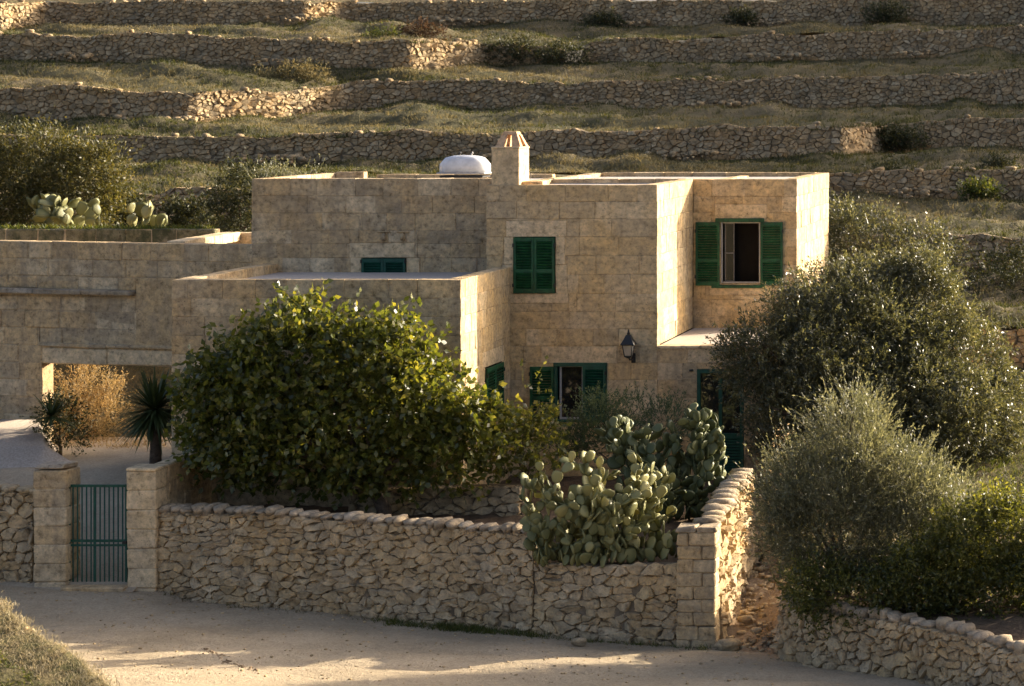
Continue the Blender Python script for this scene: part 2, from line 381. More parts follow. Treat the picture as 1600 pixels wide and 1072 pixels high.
class Path:
    def __init__(s, pts, zb, zt):
        p = np.array([(q[0], q[1]) for q in pts], float); d = np.r_[0, np.cumsum(np.hypot(*np.diff(p, axis=0).T))]
        s.L = d[-1]; n = max(8, int(s.L / .15)); s.s = np.linspace(0, s.L, n)
        s.x = np.interp(s.s, d, p[:, 0]); s.y = np.interp(s.s, d, p[:, 1]); s.zb = np.interp(s.s, d, zb); s.zt = np.interp(s.s, d, zt)
        gx, gy = np.gradient(s.x), np.gradient(s.y); k = np.ones(7) / 7
        gx = np.convolve(np.pad(gx, 3, 'edge'), k, 'valid'); gy = np.convolve(np.pad(gy, 3, 'edge'), k, 'valid')
        g = np.hypot(gx, gy); s.nx, s.ny = gy / g, -gx / g
    def at(s, q, h, d, Href, batter=0):
        f = lambda a: float(np.interp(q, s.s, a))
        zb, zt = f(s.zb), f(s.zt); d = d - batter * h / Href * (zt - zb)
        return Vector((f(s.x) + f(s.nx) * d, f(s.y) + f(s.ny) * d, zb + (zt - zb) * h / Href))
def ring_stone(poly, path, Href, r, gap, bulge, batter, chaikin):
    cx = sum(p[0] for p in poly) / len(poly); cy = sum(p[1] for p in poly) / len(poly)
    if chaikin:
        q = []
        for i in range(len(poly)):
            a, b = poly[i], poly[(i + 1) % len(poly)]; lx, ly = b[0] - a[0], b[1] - a[1]; l = math.hypot(lx, ly)
            if l < .02: q.append(a); continue
            q += [(a[0] * .86 + b[0] * .14, a[1] * .86 + b[1] * .14)]
            k = r.uniform(-.13, .15); f = r.uniform(.4, .6)
            if l > .07: q.append((a[0] + lx * f + ly * k, a[1] + ly * f - lx * k))
            q.append((a[0] * .14 + b[0] * .86, a[1] * .14 + b[1] * .86))
        poly = q
    rad = max(.02, sum(math.hypot(p[0] - cx, p[1] - cy) for p in poly) / len(poly)); g = 1 - gap / rad
    tx, ty = r.gauss(0, .30), r.gauss(0, .30); off = r.uniform(-.04, .035) * bulge / .06; V, n = [], len(poly); bl = bulge * r.uniform(.6, 1.3)
    gj = [1 - gap / rad * r.uniform(-.2, 2.3) for _ in poly]
    for sh, d, tl in ((1.0, -.14, 0), (1.0, off, .5), (r.uniform(.80, .92), off + bl, 1)):
        for (x, y), g in zip(poly, gj):
            dx, dy = (x - cx) * sh * g, (y - cy) * sh * g; jt = r.uniform(-.010, .010) if d > -.1 else 0
            V.append(path.at(cx + dx + jt, cy + dy + jt, d + tl * (dx * tx + dy * ty) + jt, Href, batter))
    V.append(path.at(cx, cy, off + bl * r.uniform(.8, 1.25), Href, batter)); F = []
    for k in range(2):
        for i in range(n):
            j = (i + 1) % n; F.append((k * n + i, k * n + j, (k + 1) * n + j, (k + 1) * n + i))
    for i in range(n): F.append((2 * n + i, 2 * n + (i + 1) % n, 3 * n))
    return V, F
def rubble(root, path, cw, ch, mat, seed, gap=.018, bulge=.06, batter=.08, chaikin=True, thick=.5, cope=None, indiv=300, vis=None, cmat=None, face='wall_face'):
    """dry-stone wall: dark core, fitted stones proud of it, coping boulders. cope=(length, half width, half height) or None"""
    r = random.Random(seed); Href = float(np.mean(path.zt - path.zb)); base = WL[root.name]
    idx = list(range(0, len(path.s), 3)); idx = idx if idx[-1] == len(path.s) - 1 else idx + [len(path.s) - 1]
    V, F = [], []
    for i in idx:
        q = path.s[i]
        V += [path.at(q, -.4, -.035 + r.uniform(-.02, .01), Href, batter), path.at(q, Href * .985, -.035 + r.uniform(-.02, .01), Href, batter), path.at(q, Href * .985, -thick, Href, 0), path.at(q, -.4, -thick, Href, 0)]
    for k in range(len(idx) - 1):
        for a, b in ((0, 1), (1, 2), (2, 3)):
            F.append((k * 4 + a, k * 4 + 4 + a, k * 4 + 4 + b, k * 4 + b))
    F += [(0, 1, 2, 3), tuple(4 * (len(idx) - 1) + i for i in (3, 2, 1, 0))]
    mobj('wall_core', [v - base for v in V], F, M_EARTH, root, base)
    st = []
    for poly in voronoi(path.L, Href, cw, ch, r):
        cx = sum(p[0] for p in poly) / len(poly)
        if vis and not vis(path.at(cx, Href / 2, 0, Href)): continue
        ar = abs(sum(poly[i][0] * poly[(i + 1) % len(poly)][1] - poly[(i + 1) % len(poly)][0] * poly[i][1] for i in range(len(poly)))) / 2
        if ar < .0015: continue
        c = path.at(cx, Href / 2, 0, Href); v, f = ring_stone(poly, path, Href, r, gap, bulge, batter, chaikin)
        st.append((ar / c.y ** 2, 'stone', v, f, mat))
    if cope:
        q = 0.0
        while q < path.L:
            l = cope[0] * r.uniform(.7, 1.4); c = path.at(min(q + l / 2, path.L), Href, -thick * .42 + r.uniform(-.04, .04), Href, batter * .5); q += l * (.93 if vis else .78)
            if (vis and not vis(c)) or (vis and r.random() < .88): continue
            hw = cope[1] * r.uniform(.85, 1.15); hh = cope[2] * r.uniform(.55, 1.3); v, f = boulder(l * .53, hw, hh, r)
            i = min(len(path.s) - 1, int((q - l / 2) / path.L * (len(path.s) - 1))); a = math.atan2(path.nx[i], -path.ny[i]) + r.gauss(0, .12); ca, sa = math.cos(a), math.sin(a); tl = r.gauss(0, .12)
            v = [Vector((x * ca - y * sa, x * sa + y * ca, z + x * tl)) + c + Vector((0, 0, hh * .35)) for x, y, z in v]
            st.append((l * hh * 3 / c.y ** 2, 'coping_stone', v, f, cmat or mat))
    st.sort(key=lambda t: -t[0])
    for _, nm, v, f, m in st[:indiv]:
        c = sum(v, Vector()) / len(v); mobj(nm, [p - c for p in v], f, m, root, c, nm == 'coping_stone')
    if st[indiv:]:
        V, F, ms = [], [], []
        for _, nm, v, f, m in st[indiv:]:
            n = len(V); V += [p - base for p in v]; F += [tuple(n + i for i in q) for q in f]; ms += [1 if m is not mat else 0] * len(f)
        o = mobj(face, V, F, mat, root, base, False, 'stuff')
        if cmat: o.data.materials.append(cmat); o.data.polygons.foreach_set('material_index', ms)
    return root

# ------------------------------------------------------------------ the setting: terrain
def sheet(name, rows, mat, smooth=True, kind='structure', amp=0.0, label=None):
    """grid mesh from rows of points"""
    n = len(rows[0]); V = [Vector(p) + Vector((0, 0, RNG.gauss(0, amp) if amp else 0)) for r_ in rows for p in r_]
    F = [(i * n + k, i * n + k + 1, (i + 1) * n + k + 1, (i + 1) * n + k) for i in range(len(rows) - 1) for k in range(n - 1)]
    return mobj(name, V, F, mat, None, (0, 0, 0), smooth, kind)
gs = 900
sheet('ground', [[(-gs, -gs, -3.2), (gs, -gs, -3.2)], [(-gs, gs, -3.2), (gs, gs, -3.2)]], M_HILL)
WXL, WYL, WXR, WYR = XA(243, 43.5), 43.5, XA(1118, 41.0), 41.0       # ends of the front garden wall
def road_z(x, y):
    t = (x - WXL) / (WXR - WXL); z = .20 - .42 * max(-.4, min(1.4, t))
    z -= .045 * math.exp(-((y - 39.7 - .02 * x) / .22) ** 2) + .045 * math.exp(-((y - 38.1 - .02 * x) / .22) ** 2)
    return z + .012 * math.sin(x * 1.9 + y) + .02 * math.sin(y * 1.1 + x * .4) + max(0, (41.4 - y)) * .085 + .10 * max(0, min(1, (y - 41) / 2)) * (1 if x < -18 else 0)
rows = []
for y in np.linspace(20, 44.3, 150): rows.append([(x, y, road_z(x, y)) for x in np.linspace(-34, 3, 90)])
sheet('road', rows, M_ROAD, amp=.008)
GZ = CH - 7.85                                                           # floor level at the house
rows = [[(x, y, (.34 + (GZ - .02 - .34) * min(1, max(0, (y - 43.2) / 7.2)) ** .8)) for x in np.linspace(-40, -18.7, 50)] for y in np.linspace(43.2, 62, 50)]
sheet('courtyard', rows, M_YARD, amp=.01)
def wall_y(x): return WYL + (WYR - WYL) * (x - WXL) / (WXR - WXL)
sheet('garden_soil', [[(x, wall_y(x) + .3 + (50.2 - wall_y(x) - .3) * t, GZ - .12 - (.38 if t < .25 and x > -11.2 else 0)) for x in np.linspace(-18.6, -7.55, 50)] for t in np.linspace(0, 1, 40)], M_SOIL, amp=.03)
def ramp_z(x, y): return max(road_z(min(x, -6), min(y, 41.6)) - .04, -.2 + max(0, y - 41.2) * .17 + .25 * max(0, min(1, (x + 6.9) / .8)) * max(0, min(1, (y - 41) / 1.5)))
def path_z(x, y): return ramp_z(x, y) - .16 * max(0, min(1, (41.0 - y) / 1.2))
sheet('footpath', [[(x, y, path_z(x, y) + .05 * math.sin(x * 5 + y * 3) * min(1, max(0, y - 41))) for x in np.linspace(-7.75, -5.4, 30)] for y in np.linspace(39.6, 57.5, 80)], M_PATH, amp=.03)
sheet('grass_slope', [[(x, y, path_z(x, y)) for x in np.linspace(-5.41, 12, 40)] for y in np.linspace(42.5, 57.5, 50)], M_BANK, amp=.04)
ap = [P(-220, 652, 53.2), P(58, 656, 52.9), P(70, 697, 51.2), P(-220, 700, 50.6)]
apf = [Vector((p.x + .1, p.y - .6, GZ - .14)) for p in (ap[3], ap[2])]; apr = Vector((.55, -.25, 0))
sheet('paved_apron', [[apf[0], apf[1], apf[1] + apr], [ap[3], ap[2], Vector((ap[2].x + .7, ap[2].y, GZ - .05))], [ap[0], ap[1], Vector((ap[1].x + .5, ap[1].y, GZ - .05))]], M_APRON, True)

PX = np.arange(-700, 3400, 14.0)
def shade_lift(X, Y): return np.maximum(0, X + 3) * .28 * np.clip((Y - 84) / 18, 0.1, 1)  # unseen ground off to the right, raised to shade the right-hand terraces
class Line:
    def __init__(s, c):
        c = np.array(c, float); Y = np.interp(PX, c[:, 0], c[:, 1]); s.Y = Y; s.X = (PX - VX) * Y / FP
        yt = np.interp(np.minimum(PX, 1900), c[:, 0], c[:, 2]); yb = np.interp(np.minimum(PX, 1900), c[:, 0], c[:, 3])
        s.zt = CH + (VY - yt) * Y / FP + shade_lift(s.X, s.Y); s.zb = CH + (VY - yb) * Y / FP + shade_lift(s.X, s.Y)
LB = Line([(-700, 61.5, 470, 470), (380, 61.5, 470, 470), (1290, 61, 540, 545), (1310, 58, 518, 580), (1700, 57, 512, 584), (3400, 57, 500, 580)])
LA = Line([(-700, 68, 298, 352), (420, 68, 300, 350), (600, 68, 330, 345), (1200, 67, 360, 380), (1320, 66, 372, 425), (1700, 66, 366, 424), (3400, 66, 360, 420)])
L1 = Line([(-700, 74, 268, 270), (420, 74, 268, 270), (1240, 74, 272, 274), (1270, 74, 268, 304), (1600, 74.5, 268, 309), (3400, 75, 262, 305)])
L2 = Line([(-700, 79, 216, 258), (185, 79, 215, 252), (300, 79, 213, 256), (540, 79, 209, 255), (820, 79, 207, 250), (1060, 79, 202, 250), (1200, 79, 197, 244), (1320, 79.3, 197, 241), (1390, 83, 191, 236), (1600, 83, 188, 235), (3400, 83, 180, 228)])
L3 = Line([(-700, 83.5, 140, 195), (0, 84, 135, 187), (300, 84, 144, 194), (430, 87, 140, 182), (530, 90, 136, 169), (548, 90.3, 129, 169), (700, 90.5, 126, 168), (900, 90.5, 128, 167), (1060, 91, 126, 168), (1300, 91, 121, 166), (1600, 91, 112, 160), (3400, 91, 95, 140)])
L4 = Line([(-700, 93, 52, 90), (20, 93, 54, 92), (300, 93, 57, 98), (540, 93, 63, 104), (640, 93.2, 64, 109), (760, 97, 68, 103), (884, 97.6, 80, 95), (950, 97.8, 62, 96), (1070, 98, 60, 97), (1400, 98, 50, 89), (1600, 98, 42, 83), (3400, 98, 25, 66)])
L5 = Line([(-700, 96.5, 8, 50), (0, 97.5, 10, 48), (75, 100.5, 2, 36), (300, 100.5, 2, 38), (480, 101.4, 5, 36), (540, 103.4, 3, 36), (700, 104, 3, 38), (1060, 104, 1, 42), (1600, 104, -6, 38), (3400, 104, -20, 25)])
def strip(name, A, B, n=14, amp=.06, mat=M_HILL, hump=.26):
    """ground between the top of wall A and the foot of wall B"""
    rows = []; ru = NR.normal(0, 1, 400)
    for t in np.linspace(0, 1, n):
        X = A[0] + (B[0] - A[0]) * t; Y = A[1] + (B[1] - A[1]) * t; Z = A[2] + (B[2] - A[2]) * t
        wob = hump * math.sin(math.pi * t) * (np.sin(X * .35 + Y) + .6 * np.sin(X * 1.1 + 2 * Y))
        rows.append([(float(a), float(b), float(c)) for a, b, c in zip(X, Y, Z + wob * .5 + NR.normal(0, amp * math.sin(math.pi * t) ** .5 if 0 < t < 1 else 0, len(X)))])
    return sheet(name, rows, mat)
LINES = [LB, LA, L1, L2, L3, L4, L5]
def wobble(seed, n, sm):
    g = np.random.default_rng(seed); v = np.convolve(g.normal(size=n + 4 * sm), np.hanning(2 * sm + 1), 'same')[2 * sm:2 * sm + n]; return v / v.std()
def top(l): return l.X, l.Y + .25, l.zt - .05 + np.clip(wobble(int(abs(l.Y[0]) * 10), len(PX), 4) * .07, -.05, .16)
def bot(l): return l.X, l.Y - .12, l.zb - .02 + np.clip(wobble(int(abs(l.Y[0]) * 10) + 1, len(PX), 5) * .17, -.05, .45)
flat = (LB.X * 1.0, np.full_like(LB.Y, 55.0), np.where(LB.X < -7, GZ - .2, 9.4 - 7.6 + shade_lift(LB.X, LB.Y)))
strips = [('slope_behind_house', flat, bot(LB))]
for k in range(len(LINES) - 1): strips.append(('terrace_ground', top(LINES[k]), bot(LINES[k + 1])))

crest = (L5.X * 1.25 + 6, L5.Y + 34, np.minimum(33, L5.zt + 34 * .31)); strips.append(('upper_hillside', top(L5), crest)); strips.append(('upper_hillside', crest, (L5.X * 1.8 + 10, L5.Y + 160, crest[2] + 2)))  # unseen crest, height shaped to shade the right terraces and spare the left
for nm, A, B in strips: strip(nm, A, B, 22 if nm != 'upper_hillside' else 30)

def visible(v): q = VX + v.x * FP / v.y; return -120 < q < 1720
SLUMP = []
def terrace_wall(line, p0, p1, label, seed, cw=.255, ch=.155, cope=(.30, .2, .085)):
    m = (PX >= p0) & (PX <= p1); rs = random.Random(seed * 3); dip = np.zeros(m.sum())
    for _ in range(max(1, int((p1 - p0) / 420))):
        c = rs.uniform(max(p0, -40), min(p1, 1640)); dip += rs.uniform(.06, .16) * np.exp(-((PX[m] - c) / rs.uniform(14, 30)) ** 2); SLUMP.append((line, c))
    if line is L5: dip *= 0
    pts = list(zip(line.X[m], line.Y[m])); path = Path(pts, line.zb[m] - .08, line.zt[m] + .03 + .10 * np.sin(PX[m] * .021 + seed) * np.sin(PX[m] * .0083 + 2 * seed) + NR.normal(0, .04, m.sum()) - dip)
    mid = len(pts) // 2; root = thing('terrace_wall', (pts[mid][0], pts[mid][1], float(line.zb[m][mid])), label, 'stone wall', 'dry stone terrace walls on the hillside')
    return rubble(root, path, cw, ch, M_RUBT, seed, .010, .038, .12, False, .6, cope, 300, visible)
G = 'dry stone terrace walls on the hillside'
terrace_wall(LB, 1310, 1900, 'dark lowest terrace wall at the right edge beside the olive crown', 41, .27, .17)
terrace_wall(LA, -250, 440, 'overgrown low stone wall behind the cactus at left', 42, .27, .17)
terrace_wall(LA, 1310, 1900, 'shaded stone wall behind the trees right of the house, below a lit dry field', 43, .27, .17)
terrace_wall(L1, 1262, 1900, 'short terrace wall level with the roof, starting at the right corner of the house', 44)
terrace_wall(L2, -250, 1900, 'terrace wall passing directly behind the chimney, setting back at its right end', 45)
terrace_wall(L3, -250, 1900, 'terrace wall second above the chimney with a sunlit bend on the left', 46)
terrace_wall(L4, -250, 884, 'left terrace wall near the top with a sunlit rounded end', 47)
terrace_wall(L4, 898, 1900, 'right terrace wall second from the top edge of the picture', 48)
terrace_wall(L5, -250, 1900, 'topmost long terrace wall along the upper edge of the picture', 49)

# ------------------------------------------------------------------ the farmhouse
house = thing('farmhouse', ((XA(760, 50) + XA(1027, 50)) / 2, 52, GZ), 'flat-roofed limestone farmhouse with green shutters below the terraced hillside', 'house')
BX0, BX1, BY = XA(760, 50), XA(1027, 50), 50.0
BT = ZA(289, 50)
def zl(ys, Y): return [ZA(y, Y) for y in ys]
def shutter(parent, O, U, N, u0, u1, z0, z1, off=.03, mat=M_GREEN, panels=2, leaf=None, label=None):
    """louvred leaf: stiles and rails are one frame, each slat its own sub-part"""
    U3, N3 = Vector((*U, 0)), Vector((*N, 0)); O3 = Vector((*O, 0)); w, h = u1 - u0, z1 - z0
    c = O3 + U3 * (u0 + u1) / 2 + N3 * off + Vector((0, 0, (z0 + z1) / 2)); a = math.atan2(U3.y, U3.x); ca, sa = math.cos(a), math.sin(a)
    V, F = [], []; st = .055
    bars = [(-w / 2, -w / 2 + st, -h / 2, h / 2), (w / 2 - st, w / 2, -h / 2, h / 2), (-w / 2 + st, w / 2 - st, h / 2 - .08, h / 2), (-w / 2 + st, w / 2 - st, -h / 2, -h / 2 + .10)]
    if panels == 2: bars.append((-w / 2 + st, w / 2 - st, -h * .10 - .04, -h * .10 + .04))
    for x0, x1, y0, y1 in bars:
        v, f = cbox(x1 - x0, .04, y1 - y0, .004); n = len(V)
        V += [(((x0 + x1) / 2 + p[0]) * ca - p[1] * sa, ((x0 + x1) / 2 + p[0]) * sa + p[1] * ca, (y0 + y1) / 2 + p[2]) for p in v]; F += [[n + i for i in q] for q in f]
    fr = mobj('shutter', V, F, mat, parent, c)
    if label: fr['label'] = label
    v, f = cbox(w - 2 * st, .010, .062, .003); t = math.radians(38)
    v = [(x, y * math.cos(t) - z * math.sin(t), y * math.sin(t) + z * math.cos(t)) for x, y, z in v]
    v = [(x * ca - y * sa, x * sa + y * ca, z) for x, y, z in v]; me = mesh('slat', v, f, mat)
    spans = [(-h / 2 + .10, -h * .10 - .04), (-h * .10 + .04, h / 2 - .08)] if panels == 2 else [(-h / 2 + .10, h / 2 - .08)]
    for s0, s1 in spans:
        k = max(2, round((s1 - s0) / .058))
        for i in range(k):
            o = bpy.data.objects.new('slat', me); put(o, fr, c + Vector((0, 0, s0 + (i + .5) * (s1 - s0) / k)))
    for zz in (-h * .36, h * .36):
        ue = -w / 2 if leaf != 'r' else w / 2
        p = c + U3 * ue + N3 * .02 + Vector((0, 0, zz)); bx('hinge', p - Vector((.018, .018, .04)), p + Vector((.018, .018, .04)), M_BLACK, fr)
    return fr
# main front, ground to parapet (openings are given in metres along the wall)
def ub(px): return XA(px, BY) - BX0
upw = (ub(802), ub(868), ZA(459, BY), ZA(370, BY)); low = (ub(866), ub(948), ZA(658, BY), ZA(567.5, BY))
sp = [(ub(791), ub(885), ZA(370, BY), ZA(345, BY)), (ub(868), ub(886), ZA(459, BY), ZA(414, BY)), (ub(868), ub(883), ZA(414, BY), ZA(370, BY)),
      (ub(784), ub(802), ZA(459, BY), ZA(414, BY)), (ub(787), ub(802), ZA(414, BY), ZA(370, BY)), (ub(796), ub(888), ZA(474, BY), ZA(459, BY)),
      (ub(846), ub(964), ZA(567.5, BY), ZA(541, BY)), (ub(858), ub(955), ZA(671, BY), ZA(658, BY))]
ys = [289, 315, 342, 370, 399, 429, 459, 487, 514, 541, 567.5, 594, 622, 650, 680, 710, 745]
ashlar(house, (BX0, BY), (1, 0), (0, -1), BX1 - BX0, zl(ys, BY), [upw, low], sp, seed=5, thick=.3)
# return wall beside the recess, sunlit
TZ = ZA(540, BY); CY = 54.1; CX1 = XA(1245, CY)
zs_side = [z for z in zl(ys, BY) if z > TZ + .1] + [TZ]
ashlar(house, (BX1, BY + .31), (0, 1), (1, 0), CY - BY - .31, zs_side, seed=6, thick=.3, blen=(.32, .62))
# ground floor continuing to the right under the recess terrace
gy = [545, 567.5, 594, 622, 650, 680, 710, 745]
def ug(px): return XA(px, BY + .004) - BX1
door = (ug(1089), ug(1162), GZ - .1, ZA(577, BY))
ashlar(house, (BX1 + .004, BY + .004), (1, 0), (0, -1), CX1 - BX1 - .01, [GZ - .4] + zl(gy[:-1], BY), [door], [], seed=8, thick=.3, mat=M_ASHW)
row(house, (BX1 + .005, BY + .13), (CX1 - .01, BY + .13), ZA(545, BY) + .003, TZ, .33, M_ASHN, 4, 'ledge', (.8, 1.2))
bx('terrace_floor', (BX1 + .02, BY + .30, TZ - .14), (CX1 - .01, CY + .02, TZ - .006), M_ROOF, house)
# recessed right block
def uc(px): return XA(px, CY) - BX1
cw_ = (uc(1126), uc(1188), ZA(443, CY), ZA(345, CY))
ysc = [280, 306, 333, 345, 372, 398, 420, 443, 461, 487, 512, 540, 570]
spc = [(uc(1116), uc(1198), ZA(345, CY), ZA(319, CY)), (uc(1108), uc(1206), ZA(461, CY), ZA(446, CY))]
ashlar(house, (BX1 + .002, CY), (1, 0), (0, -1), CX1 - BX1 - .002, zl([280, 307, 332, 358, 386, 414, 441, 468, 494, 519, 545], CY), [cw_], spc, seed=9, thick=.3)
CYB = CX1 * FP / (1295 - VX)
ashlar(house, (CX1, CY + .31), (0, 1), (1, 0), CYB - CY - .31, zl([280, 307, 332, 358, 386, 414, 441, 468, 494, 519, 545, 572, 600, 628, 660, 690], CY), seed=10, thick=.3, blen=(.32, .62))
bx('wall', (CX1 - .28, BY + .3, GZ - .3), (CX1 - .004, CY + .3, TZ - .15), M_ASHW, house)
# upper left block behind the annex
AX0, AY = XA(393, 51.3), 51.3; AT = ZA(279, AY)
def ua(px): return XA(px, AY) - AX0
aw = (ua(565), ua(635), ZA(436, AY), ZA(403, AY))
ashlar(house, (AX0, AY), (1, 0), (0, -1), BX0 - AX0 + .2, zl([279, 306, 333, 360, 381, 403, 430, 458, 486], AY), [aw], [(ua(546), ua(648), ZA(403, AY), ZA(379.5, AY)), (ua(548), ua(565), ZA(430, AY), ZA(403, AY)), (ua(635), ua(656), ZA(430, AY), ZA(403, AY))], mat=M_ASHW, seed=11, thick=.3)
bx('wall', (BX0, BY + .3, GZ), (BX0 + .28, AY - .004, BT - .012), M_ASHW, house)
for i, px in enumerate((600, 630)):
    c = P(px, 370, AY); tubes('carved_boss', [([c + Vector((0, .02, -.09)), c + Vector((0, -.05, -.05)), c + Vector((.01, -.06, .03)), c + Vector((0, .02, .09))], [.05, .06, .045, .03])], M_ASHW, house, c)
    bx('carved_ledge', c + Vector((-.14, -.05, .10)), c + Vector((.14, .03, .125)), M_ASHW, house)
ABY = 56.1
bx('wall', (AX0 + .005, AY + .31, GZ - .2), (AX0 + .28, ABY, AT - .3), M_ASHW, house)
bx('wall', (AX0 + .28, ABY - .28, GZ - .2), (BX0, ABY - .002, AT - .3), M_ASHW, house)
bx('wall', (BX0 + .002, ABY - .28, GZ - .2), (BX0 + .28, CYB, BT - .3), M_ASHW, house)
bx('wall', (BX0 + .28, CYB - .28, GZ - .2), (CX1 - .01, CYB - .004, BT - .3), M_ASHW, house)
bx('roof', (AX0 + .28, AY + .3, AT - .36), (BX0 + .002, ABY - .02, AT - .13), M_ROOF, house)
bx('roof', (BX0 + .1, BY + .3, BT - .36), (BX1 - .02, CY + .6, BT - .12), M_ROOF, house)
bx('roof', (BX0 + .1, CY + .31, BT - .37), (CX1 - .02, CYB - .02, BT - .10), M_ROOF, house)
row(house, (AX0 + .15, AY + .31), (AX0 + .15, ABY), AT - .30, AT - .002, .29, seed=21)
row(house, (AX0 + .31, ABY - .15), (AX0 + 1.0, ABY - .15), AT - .299, AT + .02, .28, seed=22, l=(.25, .4))
row(house, (AX0 + 1.3, ABY - .15), (BX0 - .02, ABY - .15), AT - .299, AT - .03, .28, seed=23)
row(house, (BX0 + .16, BY + .31), (BX0 + .16, CY + .5), BT - .30, BT - .004, .28, seed=24)
row(house, (BX0 + .31, CY + .47), (BX1 + .1, CY + .47), BT - .298, BT - .002, .28, seed=25)
row(house, (BX0 + .16, CY + .66), (BX0 + .16, CYB), BT - .30, BT - .006, .28, seed=26)
row(house, (BX0 + .31, CYB - .15), (CX1 - .31, CYB - .15), BT - .297, BT + .012, .28, seed=27)
row(house, (BX1 + .3, CY + .62), (BX1 + .3, CYB - .3), BT - .297, BT - .06, .25, seed=28)
# annex in front
NX0, NX1, NY = XA(268, 46.3), XA(720, 46.3), 46.3; NT = ZA(437, NY)
zan = [NT - .375 * k for k in range(12)] + [GZ - .35]
ashlar(house, (NX0, NY), (1, 0), (0, -1), NX1 - NX0, zan, mat=M_ASHW, seed=31, thick=.3)
sw = (48.05 - NY - .31, 49.35 - NY - .31, ZA(655, 48.5), ZA(571, 48.5))
ashlar(house, (NX1, NY + .31), (0, 1), (1, 0), BY - NY - .315, zan, [sw], [(sw[0] - .2, sw[1] + .15, sw[3], sw[3] + .33)], seed=32, thick=.3, blen=(.32, .62))
bx('wall', (NX0 + .004, NY + .31, GZ - .3), (NX0 + .28, AY + .7, NT - .3), M_ASHW, house)
bx('roof', (NX0 + .2, NY + .28, NT - .42), (NX1 - .2, BY + .01, NT - .20), M_ROOF, house)
bx('roof', (NX0 + .2, BY + .01, NT - .425), (BX0 - .01, AY + .01, NT - .205), M_ROOF, house)
row(house, (NX0 + .15, NY + .31), (NX0 + .15, AY + .5), NT - .30, NT - .004, .29, seed=33)
# room boxes behind the openings, indoor darkness put into their near-black colour
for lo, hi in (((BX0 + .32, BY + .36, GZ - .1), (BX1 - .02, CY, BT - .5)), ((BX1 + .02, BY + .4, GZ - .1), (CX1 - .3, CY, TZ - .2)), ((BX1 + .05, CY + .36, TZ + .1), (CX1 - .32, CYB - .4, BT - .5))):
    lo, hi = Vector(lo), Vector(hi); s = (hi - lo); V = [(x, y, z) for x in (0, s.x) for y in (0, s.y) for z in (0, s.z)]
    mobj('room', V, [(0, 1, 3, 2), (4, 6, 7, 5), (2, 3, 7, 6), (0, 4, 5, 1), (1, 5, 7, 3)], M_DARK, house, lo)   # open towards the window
# shutters, windows, door
mid = (upw[0] + upw[1]) / 2; O = (BX0, BY); F_ = (0, -1)
shutter(house, O, (1, 0), F_, upw[0] + .012, mid - .003, upw[2] + .015, upw[3] - .012, .035)
shutter(house, O, (1, 0), F_, mid + .003, upw[1] - .012, upw[2] + .015, upw[3] - .012, .035, leaf='r')
bx('window_dark_sheet', (BX0 + upw[0], BY + .10, upw[2]), (BX0 + upw[1], BY + .14, upw[3]), M_DARK, house)  # near-black sheet added for the darkness behind the closed slats
shutter(house, O, (1, 0), F_, ub(829), ub(866), low[2] + .06, low[3] - .07, .06, label='green shutter leaf folded back against the wall')
shutter(house, O, (1, 0), F_, ub(911), ub(947), low[2] + .03, low[3] - .05, .04, M_GREEN_D, leaf='r')
def window(O, U, N, u0, u1, z0, z1, depth=.12, t=.045, mat=M_FRAME, open_=False, bars=0):
    """frame with panes set into an opening facing -Y"""
    L = [((u0, 0, z0), (u0 + t, .05, z1)), ((u1 - t, 0, z0), (u1, .05, z1)), ((u0 + t, 0, z0), (u1 - t, .05, z0 + t)), ((u0 + t, 0, z1 - t), (u1 - t, .05, z1))]
    o = Vector((O[0], O[1] + depth, 0)); fr = boxes('window_frame', [(Vector(a) + o, Vector(b) + o) for a, b in L], mat, house, o + Vector(((u0 + u1) / 2, 0, (z0 + z1) / 2)), .004)
    if not open_: bx('pane', o + Vector((u0 + t, .02, z0 + t)), o + Vector((u1 - t, .03, z1 - t)), M_GLASS, fr, .001)
    return fr
fr = window(O, None, None, ub(873), ub(911), low[2] + .03, low[3] - .05, .07)
boxes('shutter_frame', [((BX0 + low[0] - .01, BY - .05, low[3] - .07), (BX0 + low[1] + .01, BY + .05, low[3] + .012)), ((BX0 + low[0], BY - .03, low[2] + .02), (BX0 + low[0] + .07, BY + .06, low[3] - .07)), ((BX0 + low[1] - .05, BY - .015, low[2] + .02), (BX0 + low[1], BY + .02, low[3] - .07))], M_GREEN_D, house, (BX0 + low[0], BY, low[3]))
bx('window_sill', (BX0 + low[0] + .05, BY - .07, low[2] - .02), (BX0 + low[1], BY + .1, low[2] + .03), M_GREEN_D, house)
# recess window, wide open
OC = (BX1, CY)
shutter(house, OC, (1, 0), F_, uc(1087.5), uc(1125), ZA(446, CY), ZA(347, CY), .05, label='open green shutter beside the sunlit return wall')
shutter(house, OC, (1, 0), F_, uc(1189), uc(1223.5), ZA(446, CY), ZA(347, CY), .05, leaf='r', label='open green shutter near the lit corner')
boxes('shutter_frame', [((BX1 + uc(1118), CY - .05, ZA(347, CY)), (BX1 + uc(1194), CY + .03, ZA(341, CY))), ((BX1 + uc(1112), CY - .06, ZA(450, CY)), (BX1 + uc(1194), CY + .04, ZA(445.5, CY)))], M_GREEN, house, (BX1 + uc(1118), CY, ZA(347, CY)))
window(OC, None, None, uc(1126.5), uc(1187.5), ZA(443, CY) + .01, ZA(347, CY), .03, .03, open_=True)
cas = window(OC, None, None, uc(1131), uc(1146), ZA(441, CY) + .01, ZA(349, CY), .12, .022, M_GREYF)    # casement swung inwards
bx('glazing_bar', (BX1 + uc(1131), CY + .115, ZA(397, CY)), (BX1 + uc(1146), CY + .15, ZA(395, CY)), M_GREYF, cas, .002)
